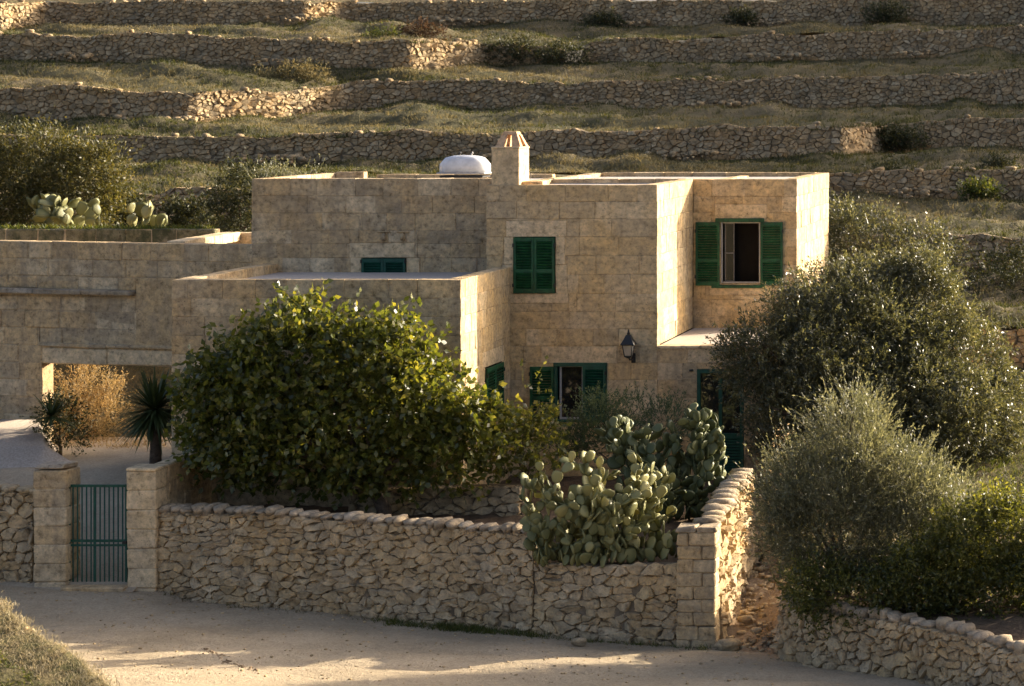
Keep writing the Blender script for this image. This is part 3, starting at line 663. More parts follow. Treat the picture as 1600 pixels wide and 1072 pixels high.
# low window of the upper left block
OA = (AX0, AY); am = (aw[0] + aw[1]) / 2
shutter(house, OA, (1, 0), F_, aw[0] + .01, am - .003, aw[2], aw[3] - .01, .04, M_GREEN_D, 1)
shutter(house, OA, (1, 0), F_, am + .003, aw[1] - .01, aw[2], aw[3] - .01, .04, M_GREEN_D, 1, 'r')
bx('window_dark_sheet', (AX0 + aw[0], AY + .1, aw[2]), (AX0 + aw[1], AY + .14, aw[3]), M_DARK, house)  # added black sheet, indoor dark painted behind these leaves
# window in the annex side wall
sm = (sw[0] + sw[1]) / 2; OS = (NX1, NY + .31)
shutter(house, OS, (0, 1), (1, 0), sw[0] + .01, sm - .003, sw[2] + .02, sw[3] - .02, .03)
shutter(house, OS, (0, 1), (1, 0), sm + .003, sw[1] - .01, sw[2] + .02, sw[3] - .02, .03, leaf='r')
bx('window_dark_sheet', (NX1 - .16, OS[1] + sw[0], sw[2]), (NX1 - .12, OS[1] + sw[1], sw[3]), M_DARK, house)  # same painted darkness, a sheet behind the side shutters
# green door under the recess, glazed above, louvred below
dx0, dx1, dz0, dz1 = BX1 + door[0], BX1 + door[1], GZ - .08, door[3]
dr = boxes('door', [((dx0, BY - .01, dz0), (dx0 + .08, BY + .09, dz1)), ((dx1 - .08, BY - .01, dz0), (dx1, BY + .09, dz1)), ((dx0 + .08, BY - .01, dz1 - .09), (dx1 - .08, BY + .09, dz1)),
    ((dx0 + .47, BY, dz0), (dx0 + .55, BY + .07, dz1 - .09)), ((dx0 + .08, BY, dz0 + .78), (dx0 + .47, BY + .07, dz0 + .9)), ((dx0 + .55, BY, dz0 + .78), (dx1 - .08, BY + .07, dz0 + .9))], M_GREEN_D, house, ((dx0 + dx1) / 2, BY, dz0))
for a, b in ((dx0 + .08, dx0 + .47), (dx0 + .55, dx1 - .08)):
    bx('pane', (a, BY + .035, dz0 + .9), (b, BY + .042, dz1 - .09), M_GLASS, dr, .001)
    for k in range(12): bx('slat', (a, BY + .02, dz0 + .02 + k * .063), (b, BY + .05, dz0 + .07 + k * .063), M_GREEN_D, dr, .008)
bx('hook', (dx0 - .16, BY - .06, dz1 - .04), (dx0 - .08, BY + .01, dz1), M_BLACK, house)
# chimney with a pierced hood
c0, c1 = XA(768, 50.06), XA(811, 50.06); cy0, cy1 = 50.06, 50.9; cz1 = ZA(232, 50.06)
chm = bx('chimney', (c0, cy0, BT - .1), (c1, cy1, cz1), M_ASHN, house, .012)
bx('chimney_course', (c0 - .012, cy0 - .012, cz1 - .006), (c1 + .012, cy1 + .012, cz1 + .035), M_ASHN, chm, .01)
hb, ht = cz1 + .03, ZA(205.5, 50.3); V, F = [], []
def quadbox(b4, t4):
    n = len(V); V.extend(b4 + t4); F.extend([[n + i for i in q] for q in ((3, 2, 1, 0), (4, 5, 6, 7), (0, 1, 5, 4), (1, 2, 6, 5), (2, 3, 7, 6), (3, 0, 4, 7))])
mx, my = (c0 + c1) / 2 + .03, (cy0 + cy1) / 2; bw, bd, tw, td = .28, .34, .135, .15
def ring(f): return mx - bw + (bw - tw) * f, mx + bw - (bw - tw) * f, my - bd + (bd - td) * f, my + bd - (bd - td) * f, hb + (ht - hb) * f
for sx in (0, 1):
    for sy in (0, 1):
        b4, t4 = [], []
        for f, arr, lg in ((0, b4, .19), (.84, t4, .115)):
            x0, x1, y0, y1, z = ring(f); X, Y = (x0, x1)[sx], (y0, y1)[sy]; dx = lg if sx == 0 else -lg; dy = lg if sy == 0 else -lg
            pts = [(X, Y, z), (X + dx, Y, z), (X + dx, Y + dy, z), (X, Y + dy, z)]
            arr.extend(pts if dx * dy > 0 else pts[::-1])
        quadbox(b4, t4)
x0, x1, y0, y1, z = ring(.80); X0, X1, Y0, Y1, Z = ring(1.0)
quadbox([(x0, y0, z), (x1, y0, z), (x1, y1, z), (x0, y1, z)], [(X0, Y0, Z), (X1, Y0, Z), (X1, Y1, Z), (X0, Y1, Z)])
hc = Vector((mx, my, hb)); mobj('chimney_hood', [Vector(v) - hc for v in V], F, stone_mat('terracotta_lime', (.46, .34, .22), (.52, .40, .27), (.46, .30, .17), (.3, .25, .2), .3, .2, 30, .1, False), chm, hc)
bx('roof_kerb', (c1 + .02, cy0 + .25, BT - .12), (c1 + .45, cy0 + .6, BT + .07), M_ASHN, house)

# ------------------------------------------------------------------ left wing: courtyard wall with the wide opening
wing = thing('courtyard_wall', P(130, 690, 53), 'tall weathered stone courtyard wall with wide gateway under a long lintel, left of the house', 'wall')
wA, wB = Vector((XA(-160, 54.2), 54.2, 0)), Vector((XA(397, 51.9), 51.9, 0)); wU = (wB - wA).normalized(); wW = (wB - wA).length; wN = Vector((wU.y, -wU.x, 0)); WT = CH - 3.05
def uw(px):
    k = (px - VX) / FP; t = (k * wA.y - wA.x) / (wU.x - k * wU.y); return t
def zw(py, px): return ZA(py, wA.y + wU.y * uw(px))
op = (uw(66), uw(272), GZ - .6, zw(570, 160)); lt = (uw(62), uw(276), zw(570, 160), zw(541, 160)); 
ashlar(wing, (wA.x, wA.y), (wU.x, wU.y), (wN.x, wN.y), wW, [WT - .40 * k for k in range(12)] + [GZ - .6], [op], [lt, (uw(-160), uw(212), zw(462, 100), zw(452, 100))], M_ASHW, 51, .34, (.6, 1.3), .014, .011, .010, smat=M_ASHW, bev=.018)
def wbox(name, px0, px1, z0, z1, out, back, mat, nseg=1, jit=.012):
    u0, u1 = uw(px0), uw(px1); a = math.atan2(wU.y, wU.x); ca, sa = math.cos(a), math.sin(a)
    for k in range(nseg):
        s0, s1 = u0 + (u1 - u0) * k / nseg, u0 + (u1 - u0) * (k + 1) / nseg
        v, f = cbox(s1 - s0 - .006, out + back, z1 - z0, .022, jit, RNG); v = [(x * ca - y * sa, x * sa + y * ca, z) for x, y, z in v]
        c = wA + wU * (s0 + s1) / 2 + wN * (out - back) / 2; mobj(name, v, f, mat, wing, (c.x, c.y, (z0 + z1) / 2 + RNG.uniform(-.01, .01)))
wbox('stone_ledge', -160, 212, zw(459, 100), zw(451, 100), .22, .02, M_COPE, 5)
wbox('lintel_moulding', 62, 276, zw(543, 160), zw(537, 160), .07, .02, M_ASHW, 2)
wbox('lintel_beam', 67, 271, zw(569, 160), zw(545, 160), .035, .2, M_ASHN, 2)
wbox('pilaster', 214, 276, zw(541, 240), zw(434, 240), .035, .02, M_ASHW, 1)
# yard wall seen behind the opening
yw = thing('yard_wall', P(150, 700, 58.7), 'mossy shaded yard wall behind the gateway, topped with green growth', 'wall')
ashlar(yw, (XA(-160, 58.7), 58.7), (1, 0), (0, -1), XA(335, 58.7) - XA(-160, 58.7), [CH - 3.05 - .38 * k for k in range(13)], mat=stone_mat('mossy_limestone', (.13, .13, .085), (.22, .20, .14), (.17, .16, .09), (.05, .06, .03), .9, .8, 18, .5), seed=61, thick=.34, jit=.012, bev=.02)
cp = thing('coping_slab', P(320, 372, 54), 'sunlit sloping row of worn coping blocks on the roof left of the house', 'coping')
row(cp, (XA(275, 52.9), 52.9), (XA(362, 56.9), 56.9), CH - 3.25, CH - 3.02, .42, M_ASHN, 63, 'coping_block', (.5, .9))
bx('coping_base', (XA(362, 57.1), 56.95, CH - 3.4), (XA(400, 57.1), 57.3, CH - 3.05), M_ASHN, cp)

# ------------------------------------------------------------------ gate, pillars, garden walls
def pillar(name, px0, px1, ytop, ybot, Y, depth, label, mat, seed, n=7):
    t = thing(name, P((px0 + px1) / 2, ybot, Y), label, 'pillar'); r = random.Random(seed); x0, x1 = XA(px0, Y), XA(px1, Y); zt, zb = ZA(ytop, Y), ZA(ybot, Y) - .2
    bx('pillar_core', (x0 + .02, Y + .02, zb), (x1 - .02, Y + depth - .02, zt - .02), M_JOINT, t); h = (zt - zb) / n
    for k in range(n):
        a, b = zb + k * h, zb + (k + 1) * h - .012; j = r.uniform(-.006, .006)
        bx('block', (x0 + j, Y + r.uniform(-.008, .008), a), (x1 + j, Y + depth, b), mat, t, .018, .012, r)
    return t, x0, x1, zt
p1, a0, a1, pz = pillar('gate_pillar', 52, 103, 735, 922, 43.4, .62, 'rough darker gate pillar on the left of the green gate', M_ASHW, 71)
bx('pillar_cap', (a0 + .01, 43.42, pz), (a1 - .04, 44.0, pz + .09), M_COPE, p1, .04, .03)
p2, b0, b1, pz2 = pillar('gate_pillar', 198, 243, 736, 932, 43.4, .55, 'smooth pale gate pillar joining the rubble garden wall', M_ASHN, 72)
bx('pillar_cap', (b0 - .012, 43.38, pz2), (b1 + .012, 43.97, pz2 + .05), M_ASHN, p2, .02, .008)
bx('step', (a1 - .02, 43.2, road_z(-19.5, 43.3) - .1), (b0 + .02, 43.95, .43), M_ASHW, p1, .02, .01)
gate = thing('garden_gate', P(152, 920, 43.6), 'green metal bar gate closed between the two stone pillars', 'gate')
gx0, gx1, gz0, gz1 = XA(105, 43.6), XA(200, 43.6), ZA(918, 43.6), ZA(757, 43.6); gy_ = 43.6
tubes('gate_post', [([(gx0 + .03, gy_, gz0 - .05), (gx0 + .03, gy_, gz1 + .02)], [.035, .035])], M_GREEN_D, gate, (gx0 + .03, gy_, gz0))
bx('rail', (gx0 + .06, gy_ - .018, gz1 - .05), (gx1, gy_ + .018, gz1), M_GREEN_D, gate, .004)
bx('rail', (gx0 + .06, gy_ - .018, gz0), (gx1, gy_ + .018, gz0 + .06), M_GREEN_D, gate, .004)
bx('rail', (gx0 + .06, gy_ - .015, gz0 + .86), (gx1, gy_ + .015, gz0 + .91), M_GREEN_D, gate, .004)
bx('rail', (gx0 + .06, gy_ - .015, gz0 + .78), (gx1, gy_ + .015, gz0 + .82), M_GREEN_D, gate, .004)
bx('stile', (gx1 - .05, gy_ - .02, gz0 - .01), (gx1 - .008, gy_ + .02, gz1 + .005), M_GREEN_D, gate, .004)
bx('stile', (gx0 + .50, gy_ - .016, gz0 + .061), (gx0 + .535, gy_ + .016, gz1 - .051), M_GREEN_D, gate, .004)
for k in range(12):
    x = gx0 + .06 + (gx1 - .05 - gx0 - .06) * (k + .6) / 12.2
    tubes('bar', [([(x, gy_, gz0 + .05), (x, gy_, gz1 - .04)], [.014, .014])], M_GREEN_D, gate, (x, gy_, gz0), 6)
bx('latch', (gx1 - .09, gy_ - .05, gz0 + .83), (gx1 - .01, gy_ - .018, gz0 + .89), M_BLACK, gate)
# rubble wall left of the gate
lw = thing('rubble_wall', P(10, 915, 43.5), 'short rubble wall left of the dark gate pillar', 'stone wall')
rubble(lw, Path([(XA(-220, 43.7), 43.7), (XA(51, 43.6), 43.6)], [.25, .33], [ZA(764, 43.6), ZA(772, 43.6)]), .26, .19, M_RUB, 73, .007, .035, .04, True, .5, (.4, .24, .09), 200)
# low wall from the pale pillar back to the annex
sw_ = thing('entry_side_wall', P(280, 780, 44.8), 'short block wall dappled with sun from the pale gate pillar to the annex', 'wall')
ashlar(sw_, (XA(243, 43.4) + .02, 43.97), (0, 1), (1, 0), 46.28 - 43.97, [GZ - .5 + k * (pz2 + .03 - GZ + .5) / 5 for k in range(6)], mat=M_ASHW, seed=74, thick=.30, jit=.02, bev=.03, proud=.02)
row(sw_, (XA(243, 43.4) - .17, 43.98), (XA(243, 43.4) - .17, 46.27), pz2 - .2, pz2 + .045, .28, M_ASHN, 75, 'coping_block')
# the long garden wall
gw = thing('garden_wall', P(560, 945, 42.6), 'long dry stone garden wall along the road with rounded coping stones', 'stone wall')
def gwp(px):
    t = (px - 243) / (1118 - 243); a = Vector((WXL, WYL)); b = Vector((WXR, WYR)); k = (px - VX) / FP
    d = b - a; s = (k * a.y - a.x) / (d.x - k * d.y); return a + d * s
def gseg(ctrl):
    pts = [gwp(c[0]) for c in ctrl]; return Path(pts, [ZA(c[2], p.y) - .08 for c, p in zip(ctrl, pts)], [ZA(c[1], p.y) for c, p in zip(ctrl, pts)])
rubble(gw, gseg([(244, 803, 936), (400, 806, 945), (520, 815, 955), (700, 828, 975), (831, 838, 990)]), .27, .135, M_RUB, 81, .005, .028, .06, True, .55, (.27, .30, .11), 300, None, M_COPE)
gw2 = thing('garden_wall', P(950, 1000, 41.4), 'lower rubble wall section beneath the overhanging prickly pear', 'stone wall')
rubble(gw2, gseg([(832, 880, 990), (940, 886, 1000), (1059, 884, 1008)]), .30, .15, M_RUB, 82, .006, .03, .05, True, .5, None, 300)
ep = thing('corner_pillar', P(1088, 1012, 41.1), 'block-built end pillar of the garden wall with a sunlit side', 'pillar'); r_ = random.Random(83)
q0 = gwp(1059); zt0, zb0 = ZA(832, 41.05), ZA(1020, 41.05); n = 9
for k in range(n):
    a = zb0 + (zt0 - zb0) * k / n; b = zb0 + (zt0 - zb0) * (k + 1) / n - .004; cut = q0.x + (WXR - q0.x) * (r_.uniform(.55, .75) if k % 2 else r_.uniform(.28, .45))
    for xa, xb in ((q0.x + .01, cut - .005), (cut + .005, WXR)):
        bx('block', (xa, 41.0 + r_.uniform(-.012, .012), a), (xb + r_.uniform(-.006, .010), 41.42, b), M_RUB, ep, .022, .016, r_)
bx('pillar_core', (q0.x + .03, 41.04, zb0), (WXR - .02, 41.40, zt0 - .03), M_EARTH, ep)
bx('cap_stone', (q0.x - .01, 40.98, zt0), (q0.x + .36, 41.5, zt0 + .11), M_COPE, ep, .05, .02); bx('cap_stone', (q0.x + .37, 40.98, zt0), (WXR + .02, 41.5, zt0 + .10), M_COPE, ep, .05, .02)
rw = thing('garden_side_wall', P(1140, 930, 42.6), 'sunlit rubble wall running back from the corner pillar', 'stone wall')
rubble(rw, Path([(WXR, 41.43), (WXR + .02, 43.9), (WXR - .02, 45.4)], [-.35, .0, .25], [ZA(832, 41.05) + .04, ZA(764, 43.7), ZA(745, 45.2)]), .24, .16, M_RUB, 84, .014, .06, .04, True, .45, (.28, .26, .10), 260, None, M_COPE)
bwl = thing('path_end_wall', P(1190, 880, 45.2), 'warm shaded stone wall closing the footpath beside the garden wall', 'stone wall')
rubble(bwl, Path([(WXR + .05, 45.3), (XA(1400, 45.3), 45.3)], [.1, .3], [ZA(775, 45.3), ZA(790, 45.3)]), .42, .26, M_RUB, 85, .012, .05, .05, True, .5, (.4, .24, .10), 120)
ib = thing('garden_bed_wall', P(690, 790, 45.2), 'low dark stone bed wall under the big leafy tree', 'stone wall')
rubble(ib, Path([(XA(545, 45.4), 45.4), (XA(815, 45.2), 45.2)], [GZ - .3, GZ - .3], [ZA(764, 45.4), ZA(760, 45.2)]), .34, .2, M_RUB, 86, .012, .05, .04, True, .4, None, 120)
# curved retaining wall in the right foreground
cwl = thing('curved_retaining_wall', P(1400, 1060, 38.5), 'curved rubble retaining wall in the right foreground below the shrubs', 'stone wall')
cc = [(1262, 42.8, 885), (1228, 41.8, 915), (1213, 40.9, 938), (1222, 40.1, 948), (1300, 39.3, 962), (1400, 38.6, 975), (1500, 37.7, 997), (1600, 36.7, 1030), (1760, 35.2, 1085), (1900, 34.2, 1130)]
rubble(cwl, Path([(XA(p, Y), Y) for p, Y, y in cc], [-.35] * len(cc), [ZA(y, Y) for p, Y, y in cc]), .20, .135, M_RUB, 87, .008, .042, .10, True, .55, (.27, .2, .115), 300, None, M_COPE)
# bank of earth behind it
rows = []
for t in np.linspace(0, 1, 12):
    rows.append([(XA(p, Y) + .3 * (1 - t) * .2 + t * (4.5 - .3 * k), Y + .35 + t * 3.2, ZA(y, Y) - .08 + .25 * math.sin(t * 2.2)) for k, (p, Y, y) in enumerate(cc)])
sheet('planted_bank', rows, M_SOIL, amp=.03)
# loose rocks by the pillar foot and along the path
for k, (px, py, Y, s, lb) in enumerate([(1138, 1008, 41.0, .26, 'broad flat rock at the foot of the corner pillar'), (1165, 968, 42.1, .16, 'small rock on the footpath near the sunlit wall'), (1130, 960, 42.4, .13, 'pebble-like stone at the base of the sunlit side wall'), (1182, 985, 41.4, .12, 'little stone lying in the middle of the footpath mouth'), (905, 1003, 40.7, .16, 'low grey stone on the verge under the prickly pear wall')]):
    v, f = boulder(s, s * .8, s * .5, random.Random(k)); c = P(px, py, Y); o = mobj('rock', v, f, M_RUB, None, c, True); tag(o, lb, 'rock', 'loose rocks by the garden wall')

# ------------------------------------------------------------------ roof tank and wall lantern
tk = thing('water_tank', P(727, 279, 54), 'white rounded water tank on the flat roof left of the chimney', 'water tank'); tc = P(727, 259, 54)
V, F = [], []; n, m = 20, 9; hw, hd, hh = .545, .40, .25
for j in range(m):
    t = -1 + 2 * j / (m - 1); k = (1 - abs(t) ** 3.0) ** .55 if abs(t) < 1 else 0.0; k = max(k, .30) if 0 < j < m - 1 else .02
    for i in range(n):
        a = 2 * math.pi * i / n; ca, sa = math.cos(a), math.sin(a); e = .62 if sa > 0 else .35
        yy = hd * math.copysign(abs(ca) ** .6, ca) * (.55 + .45 * k); zz = hh * sa ** .75 * (.25 + .75 * k) if sa > 0 else (-.16 if sa < -.3 else -.16 * (-sa / .3))
        V.append((hw * t, yy * (1 if abs(t) < 1 else .9), zz if abs(t) < 1 else min(zz, hh * .28)))
for j in range(m - 1):
    for i in range(n): F.append((j * n + i, j * n + (i + 1) % n, (j + 1) * n + (i + 1) % n, (j + 1) * n + i))
F += [list(range(n))[::-1], [(m - 1) * n + i for i in range(n)]]
mobj('tank_body', V, F, M_WHITE, tk, tc, True)
bx('rim', tc + Vector((-.56, -.41, -.185)), tc + Vector((.56, .41, -.15)), M_FRAME, tk)
bx('stand', tc + Vector((-.5, -.33, -.27)), tc + Vector((.5, .33, -.225)), M_BLACK, tk)
for sx in (-.46, .40):
    for sy in (-.3, .26): bx('leg', tc + Vector((sx, sy, -.5)), tc + Vector((sx + .05, sy + .05, -.272)), M_ASHN, tk)
for x in (-.12, .16): tubes('pipe_fitting', [([tc + Vector((x, -.05, hh - .02)), tc + Vector((x, -.05, hh + .04)), tc + Vector((x + .03, -.05, hh + .06))], [.022, .022, .03])], M_BLACK if x < 0 else M_FRAME, tk, tc)
ln = thing('wall_lantern', P(983, 567, 49.99), 'black wall lantern with pale glass on the house front', 'lantern'); lc = P(982, 545, 49.74)
tubes('bracket', [([(lc.x + .05, 49.995, lc.z - .18), (lc.x + .05, 49.9, lc.z - .24), (lc.x + .02, 49.76, lc.z - .24), (lc.x, 49.74, lc.z - .17)], [.022, .022, .02, .03]), ([(lc.x + .05, 49.99, lc.z - .32), (lc.x + .05, 49.95, lc.z - .24)], [.02, .03])], M_BLACK, ln, lc)
bx('wall_plate', (lc.x + .01, 49.965, lc.z - .33), (lc.x + .10, 49.999, lc.z - .12), M_BLACK, ln)
def frustum(name, prof, mat, par, n=4, rot=math.pi / 4, smooth=False):
    V, F = [], []
    for rr, z in prof:
        for i in range(n): a = rot + 2 * math.pi * i / n; V.append((rr * math.cos(a), rr * math.sin(a), z))
    for j in range(len(prof) - 1):
        for i in range(n): F.append((j * n + i, j * n + (i + 1) % n, (j + 1) * n + (i + 1) % n, (j + 1) * n + i))
    F.append(list(range(n))[::-1]); F.append([(len(prof) - 1) * n + i for i in range(n)])
    return mobj(name, V, F, mat, par, lc, smooth)
frustum('glass', [(.10, -.15), (.155, .085)], M_LGLASS, ln)
frustum('lantern_roof', [(.205, .085), (.21, .10), (.13, .20), (.075, .29), (.05, .305)], M_BLACK, ln)
frustum('finial', [(.028, .30), (.035, .34), (.018, .36), (.022, .39), (.004, .42)], M_BLACK, ln, 8)
frustum('lantern_base', [(.04, -.20), (.115, -.165), (.115, -.145)], M_BLACK, ln)
tubes('lantern_frame', [([lc + Vector((.103 * math.cos(a), .103 * math.sin(a), -.15)), lc + Vector((.158 * math.cos(a), .158 * math.sin(a), .09))], [.012, .012]) for a in [math.pi / 4 + k * math.pi / 2 for k in range(4)]], M_BLACK, ln, lc, 5)

# ------------------------------------------------------------------ vegetation
def unit(a): return a / np.maximum(1e-9, np.linalg.norm(a, axis=-1, keepdims=True))
def leaf_tris(Pb, A, ln, wd, g, fold=.25, mid=.45):
    """two-triangle folded leaves: base points Pb, axes A, lengths, widths"""
    n = len(Pb); S = unit(np.cross(A, unit(g.normal(size=(n, 3))))); Nn = np.cross(A, S)
    ln = ln[:, None]; wd = wd[:, None]; m = Pb + A * ln * mid - Nn * wd * fold
    V = np.stack([Pb, m + S * wd, Pb + A * ln - Nn * ln * .08, m - S * wd], 1).reshape(-1, 3)
    i = np.arange(n)[:, None] * 4; T = np.concatenate([i + [[0, 1, 2]], i + [[0, 2, 3]]], 1).reshape(-1, 3)
    return V, T
def lobes_px(L, Y, dscale=1.0, dy=0.0):
    """crown lobes (px, py, rx, ry[, depth offset]) at depth Y in metres"""
    out = []
    for l in L:
        yo = Y + (l[4] if len(l) > 4 else 0) + dy; c = P(l[0], l[1], yo); k = yo / FP
        out.append((np.array(c), np.array((l[2] * k, (l[2] + l[3]) / 2 * k * dscale, l[3] * k))))
    return out
def roughen(L, n, seed, k=(.22, .42)):
    r = random.Random(seed); out = list(L)
    for _ in range(n):
        l = r.choice(L); a = r.uniform(-.5, 3.64); q = r.uniform(*k) * min(l[2], l[3])
        out.append((l[0] + math.cos(a) * l[2] * .92, l[1] - math.sin(a) * l[3] * .92, q, q * r.uniform(.7, 1.2), (l[4] if len(l) > 4 else 0) + r.uniform(-.7, .7)))
    return out
def foliage(name, lobes, mat, parent, seed, n_clump, twigs, leaves, tw_len, ln, wd, up=.35, spread=.8, clump_r=.2, inner=.2, ymax=None, ymin=None, leafdir=.6, lo=.78, hi=1.04, fold=.25):
    g = np.random.default_rng(seed); W = np.array([(l[1][0] * l[1][2]) for l in lobes]); W /= W.sum()
    k = g.choice(len(lobes), n_clump, p=W); C = np.array([l[0] for l in lobes])[k]; R = np.array([l[1] for l in lobes])[k]
    d = unit(g.normal(size=(n_clump, 3))); rad = np.where(g.random(n_clump) < inner, g.uniform(.25, .75, n_clump), g.uniform(lo, hi, n_clump))
    p = C + R * d * rad[:, None]; keep = np.ones(n_clump, bool)
    for c, r in lobes:
        q = np.linalg.norm((p - c) / r, axis=1); keep &= ~((q < .55) & (g.random(n_clump) < .75))
    if ymax is not None: keep &= p[:, 1] < ymax
    if ymin is not None: keep &= p[:, 1] > ymin
    hp = p[g.choice(len(p), max(6, n_clump // 70))]; hr = g.uniform(.10, .24, len(hp)) * float(np.mean([l[1][0] for l in lobes])) * 1.3     # gaps in the crown
    for c, q in zip(hp, hr): keep &= ~((np.linalg.norm(p - c, axis=1) < q) & (g.random(n_clump) < .72))
    p, d, R = p[keep], d[keep], R[keep]; n = len(p); o = unit(unit(d / R) + np.array((0, 0, up)))
    sz = g.uniform(.55, 1.6, n)
    st = np.repeat(p, twigs, 0) + g.normal(size=(n * twigs, 3)) * clump_r; od = np.repeat(o, twigs, 0); s = np.repeat(sz, twigs)
    td = unit(od + g.normal(size=od.shape) * spread * .6); tl = tw_len * s * g.uniform(.5, 1.3, len(td))
    t = g.uniform(.05, 1, (len(td), leaves)); pos = (st[:, None] + td[:, None] * (t * tl[:, None])[..., None]).reshape(-1, 3)
    ax = unit(np.repeat(td, leaves, 0) * leafdir + g.normal(size=pos.shape) * spread * .6); m = len(pos)
    L = ln * g.uniform(.65, 1.25, m); Wd = wd * g.uniform(.7, 1.25, m)
    if ymax is not None: pos[:, 1] = np.minimum(pos[:, 1], ymax - .05)
    V, T = leaf_tris(pos, ax, L, Wd, g, fold)
    # twig stems as slim slivers
    sd_ = unit(np.cross(td, g.normal(size=td.shape))) * .006; b = len(V)
    V2 = np.stack([st - sd_, st + sd_, st + td * tl[:, None] * .9], 1).reshape(-1, 3); T2 = b + np.arange(len(V2)).reshape(-1, 3)
    V = np.concatenate([V, V2]); T = np.concatenate([T, T2])
    base = np.array(WL[parent.name]); me = npmesh(name, V - base, T, mat); oo = bpy.data.objects.new(name, me); put(oo, parent, base); return oo
def wood(parent, base, lobes, r0, seed, fork=.4, n=7, name='trunk', bmat=M_BARK):
    r = random.Random(seed); b = Vector(base); L = []; cs = [Vector(l[0]) for l in lobes]; mean = sum(cs, Vector()) / len(cs)
    f = b.lerp(mean, fork); m = (b + f) / 2 + Vector((r.uniform(-.15, .15), r.uniform(-.1, .1), 0))
    tubes(name, [([b - Vector((0, 0, .25)), b, m, f], [r0 * 1.35, r0 * 1.1, r0 * .9, r0 * .75])], bmat, parent, b, 9)
    for c in cs:
        q = f.lerp(c, .5) + Vector((r.uniform(-.2, .2), r.uniform(-.15, .15), r.uniform(-.05, .25)))
        tubes('limb', [([f - Vector((0, 0, .1)), q, c, c + (c - q) * .45], [r0 * .55, r0 * .4, r0 * .22, .012])], bmat, parent, f, 6)
def bush(name, label, cat, base, lob, mat, seed, r0=.06, fol='foliage', group=None, nolimb=False, **kw):
    t = thing(name, base, label, cat, group)
    if not nolimb: wood(t, base, lob[:7], r0, seed, .3, name='stem' if cat != 'tree' else 'trunk')
    foliage(fol, lob, mat, t, seed, parent=t, **kw) if False else foliage(fol, lob, mat, t, seed, **kw); return t

# big leafy tree in the walled garden
TL = [(460, 580, 116, 90), (570, 588, 105, 78), (650, 638, 84, 70), (402, 648, 100, 92), (545, 655, 140, 98), (348, 682, 48, 72), (690, 690, 75, 62), (470, 706, 110, 48), (610, 720, 70, 38), (425, 552, 56, 46), (515, 532, 62, 42), (620, 552, 58, 42), (735, 672, 48, 50), (352, 615, 40, 50)]
lob = lobes_px(roughen(TL, 26, 1), 44.75, .85)
bush('leafy_tree', 'big round leafy tree with glossy leaves in front of the annex', 'tree', P(600, 795, 44.9), lob, M_FIG, 101, .13, 'crown', n_clump=2500, twigs=3, leaves=5, tw_len=.28, ln=.145, wd=.05, up=.35, spread=.95, clump_r=.12, inner=.22, ymax=46.2)
lob = lobes_px([(805, 690, 36, 45), (845, 705, 30, 38), (838, 645, 13, 42), (785, 700, 40, 40), (858, 672, 12, 26)], 45.6, .9)
bush('climbing_shrub', 'sparse yellow-green shrub reaching up to the lower window', 'shrub', P(820, 770, 45.6), lob, M_BUSH, 102, .035, n_clump=190, twigs=3, leaves=4, tw_len=.28, ln=.115, wd=.042, up=.6, spread=.9, clump_r=.10, inner=.2)
# olive trees
OL = [(1300, 487, 80, 62, -.5), (1420, 490, 85, 78), (1215, 560, 82, 60, -2.6), (1350, 590, 140, 105, -.8), (1480, 590, 92, 98), (1515, 690, 72, 85), (1225, 645, 60, 60, -2.8), (1300, 680, 110, 85, -1.6), (1440, 705, 100, 72, -.6), (1245, 490, 40, 45, -2.2), (1380, 440, 40, 32), (1455, 445, 40, 35), (1560, 640, 38, 60), (1160, 560, 36, 32, -2.7), (1275, 560, 70, 62, -1.8), (1300, 620, 80, 70, -2.0), (1400, 640, 110, 85, -1.5), (1500, 640, 60, 60, -1.2), (1390, 540, 70, 60, -.8), (1335, 500, 66, 58, -1.5), (1320, 455, 42, 32, -1.0), (1355, 465, 48, 38, -.6), (1275, 520, 60, 55, -2.0)]
lob = lobes_px(roughen(OL, 34, 2), 51.3, .6)
bush('olive_tree', 'large dark olive tree at the right corner of the house', 'tree', P(1370, 780, 50.6), lob, M_OLIVE, 103, .17, 'crown', n_clump=9000, twigs=5, leaves=8, tw_len=.27, ln=.085, wd=.0155, up=.55, spread=.75, clump_r=.12, inner=.30)
lob = lobes_px([(1355, 385, 62, 55), (1430, 405, 60, 50), (1320, 400, 40, 62), (1470, 420, 38, 40), (1315, 350, 24, 34)], 61, .9)
bush('olive_tree', 'smaller olive tree behind the lit corner of the house', 'tree', P(1390, 470, 61), lob, M_OLIVE, 104, .10, 'crown', n_clump=900, twigs=4, leaves=6, tw_len=.30, ln=.10, wd=.020, up=.5, spread=.8, clump_r=.12, inner=.2)
lob = lobes_px([(1560, 445, 42, 48), (1605, 440, 50, 55), (1590, 480, 60, 40)], 63.5, .9)
bush('olive_bush', 'dim olive bush at the right edge below the dry field', 'bush', P(1585, 510, 63.5), lob, M_SCRUB, 105, .07, n_clump=420, twigs=4, leaves=6, tw_len=.30, ln=.10, wd=.022, up=.5, spread=.8, clump_r=.12, inner=.2)
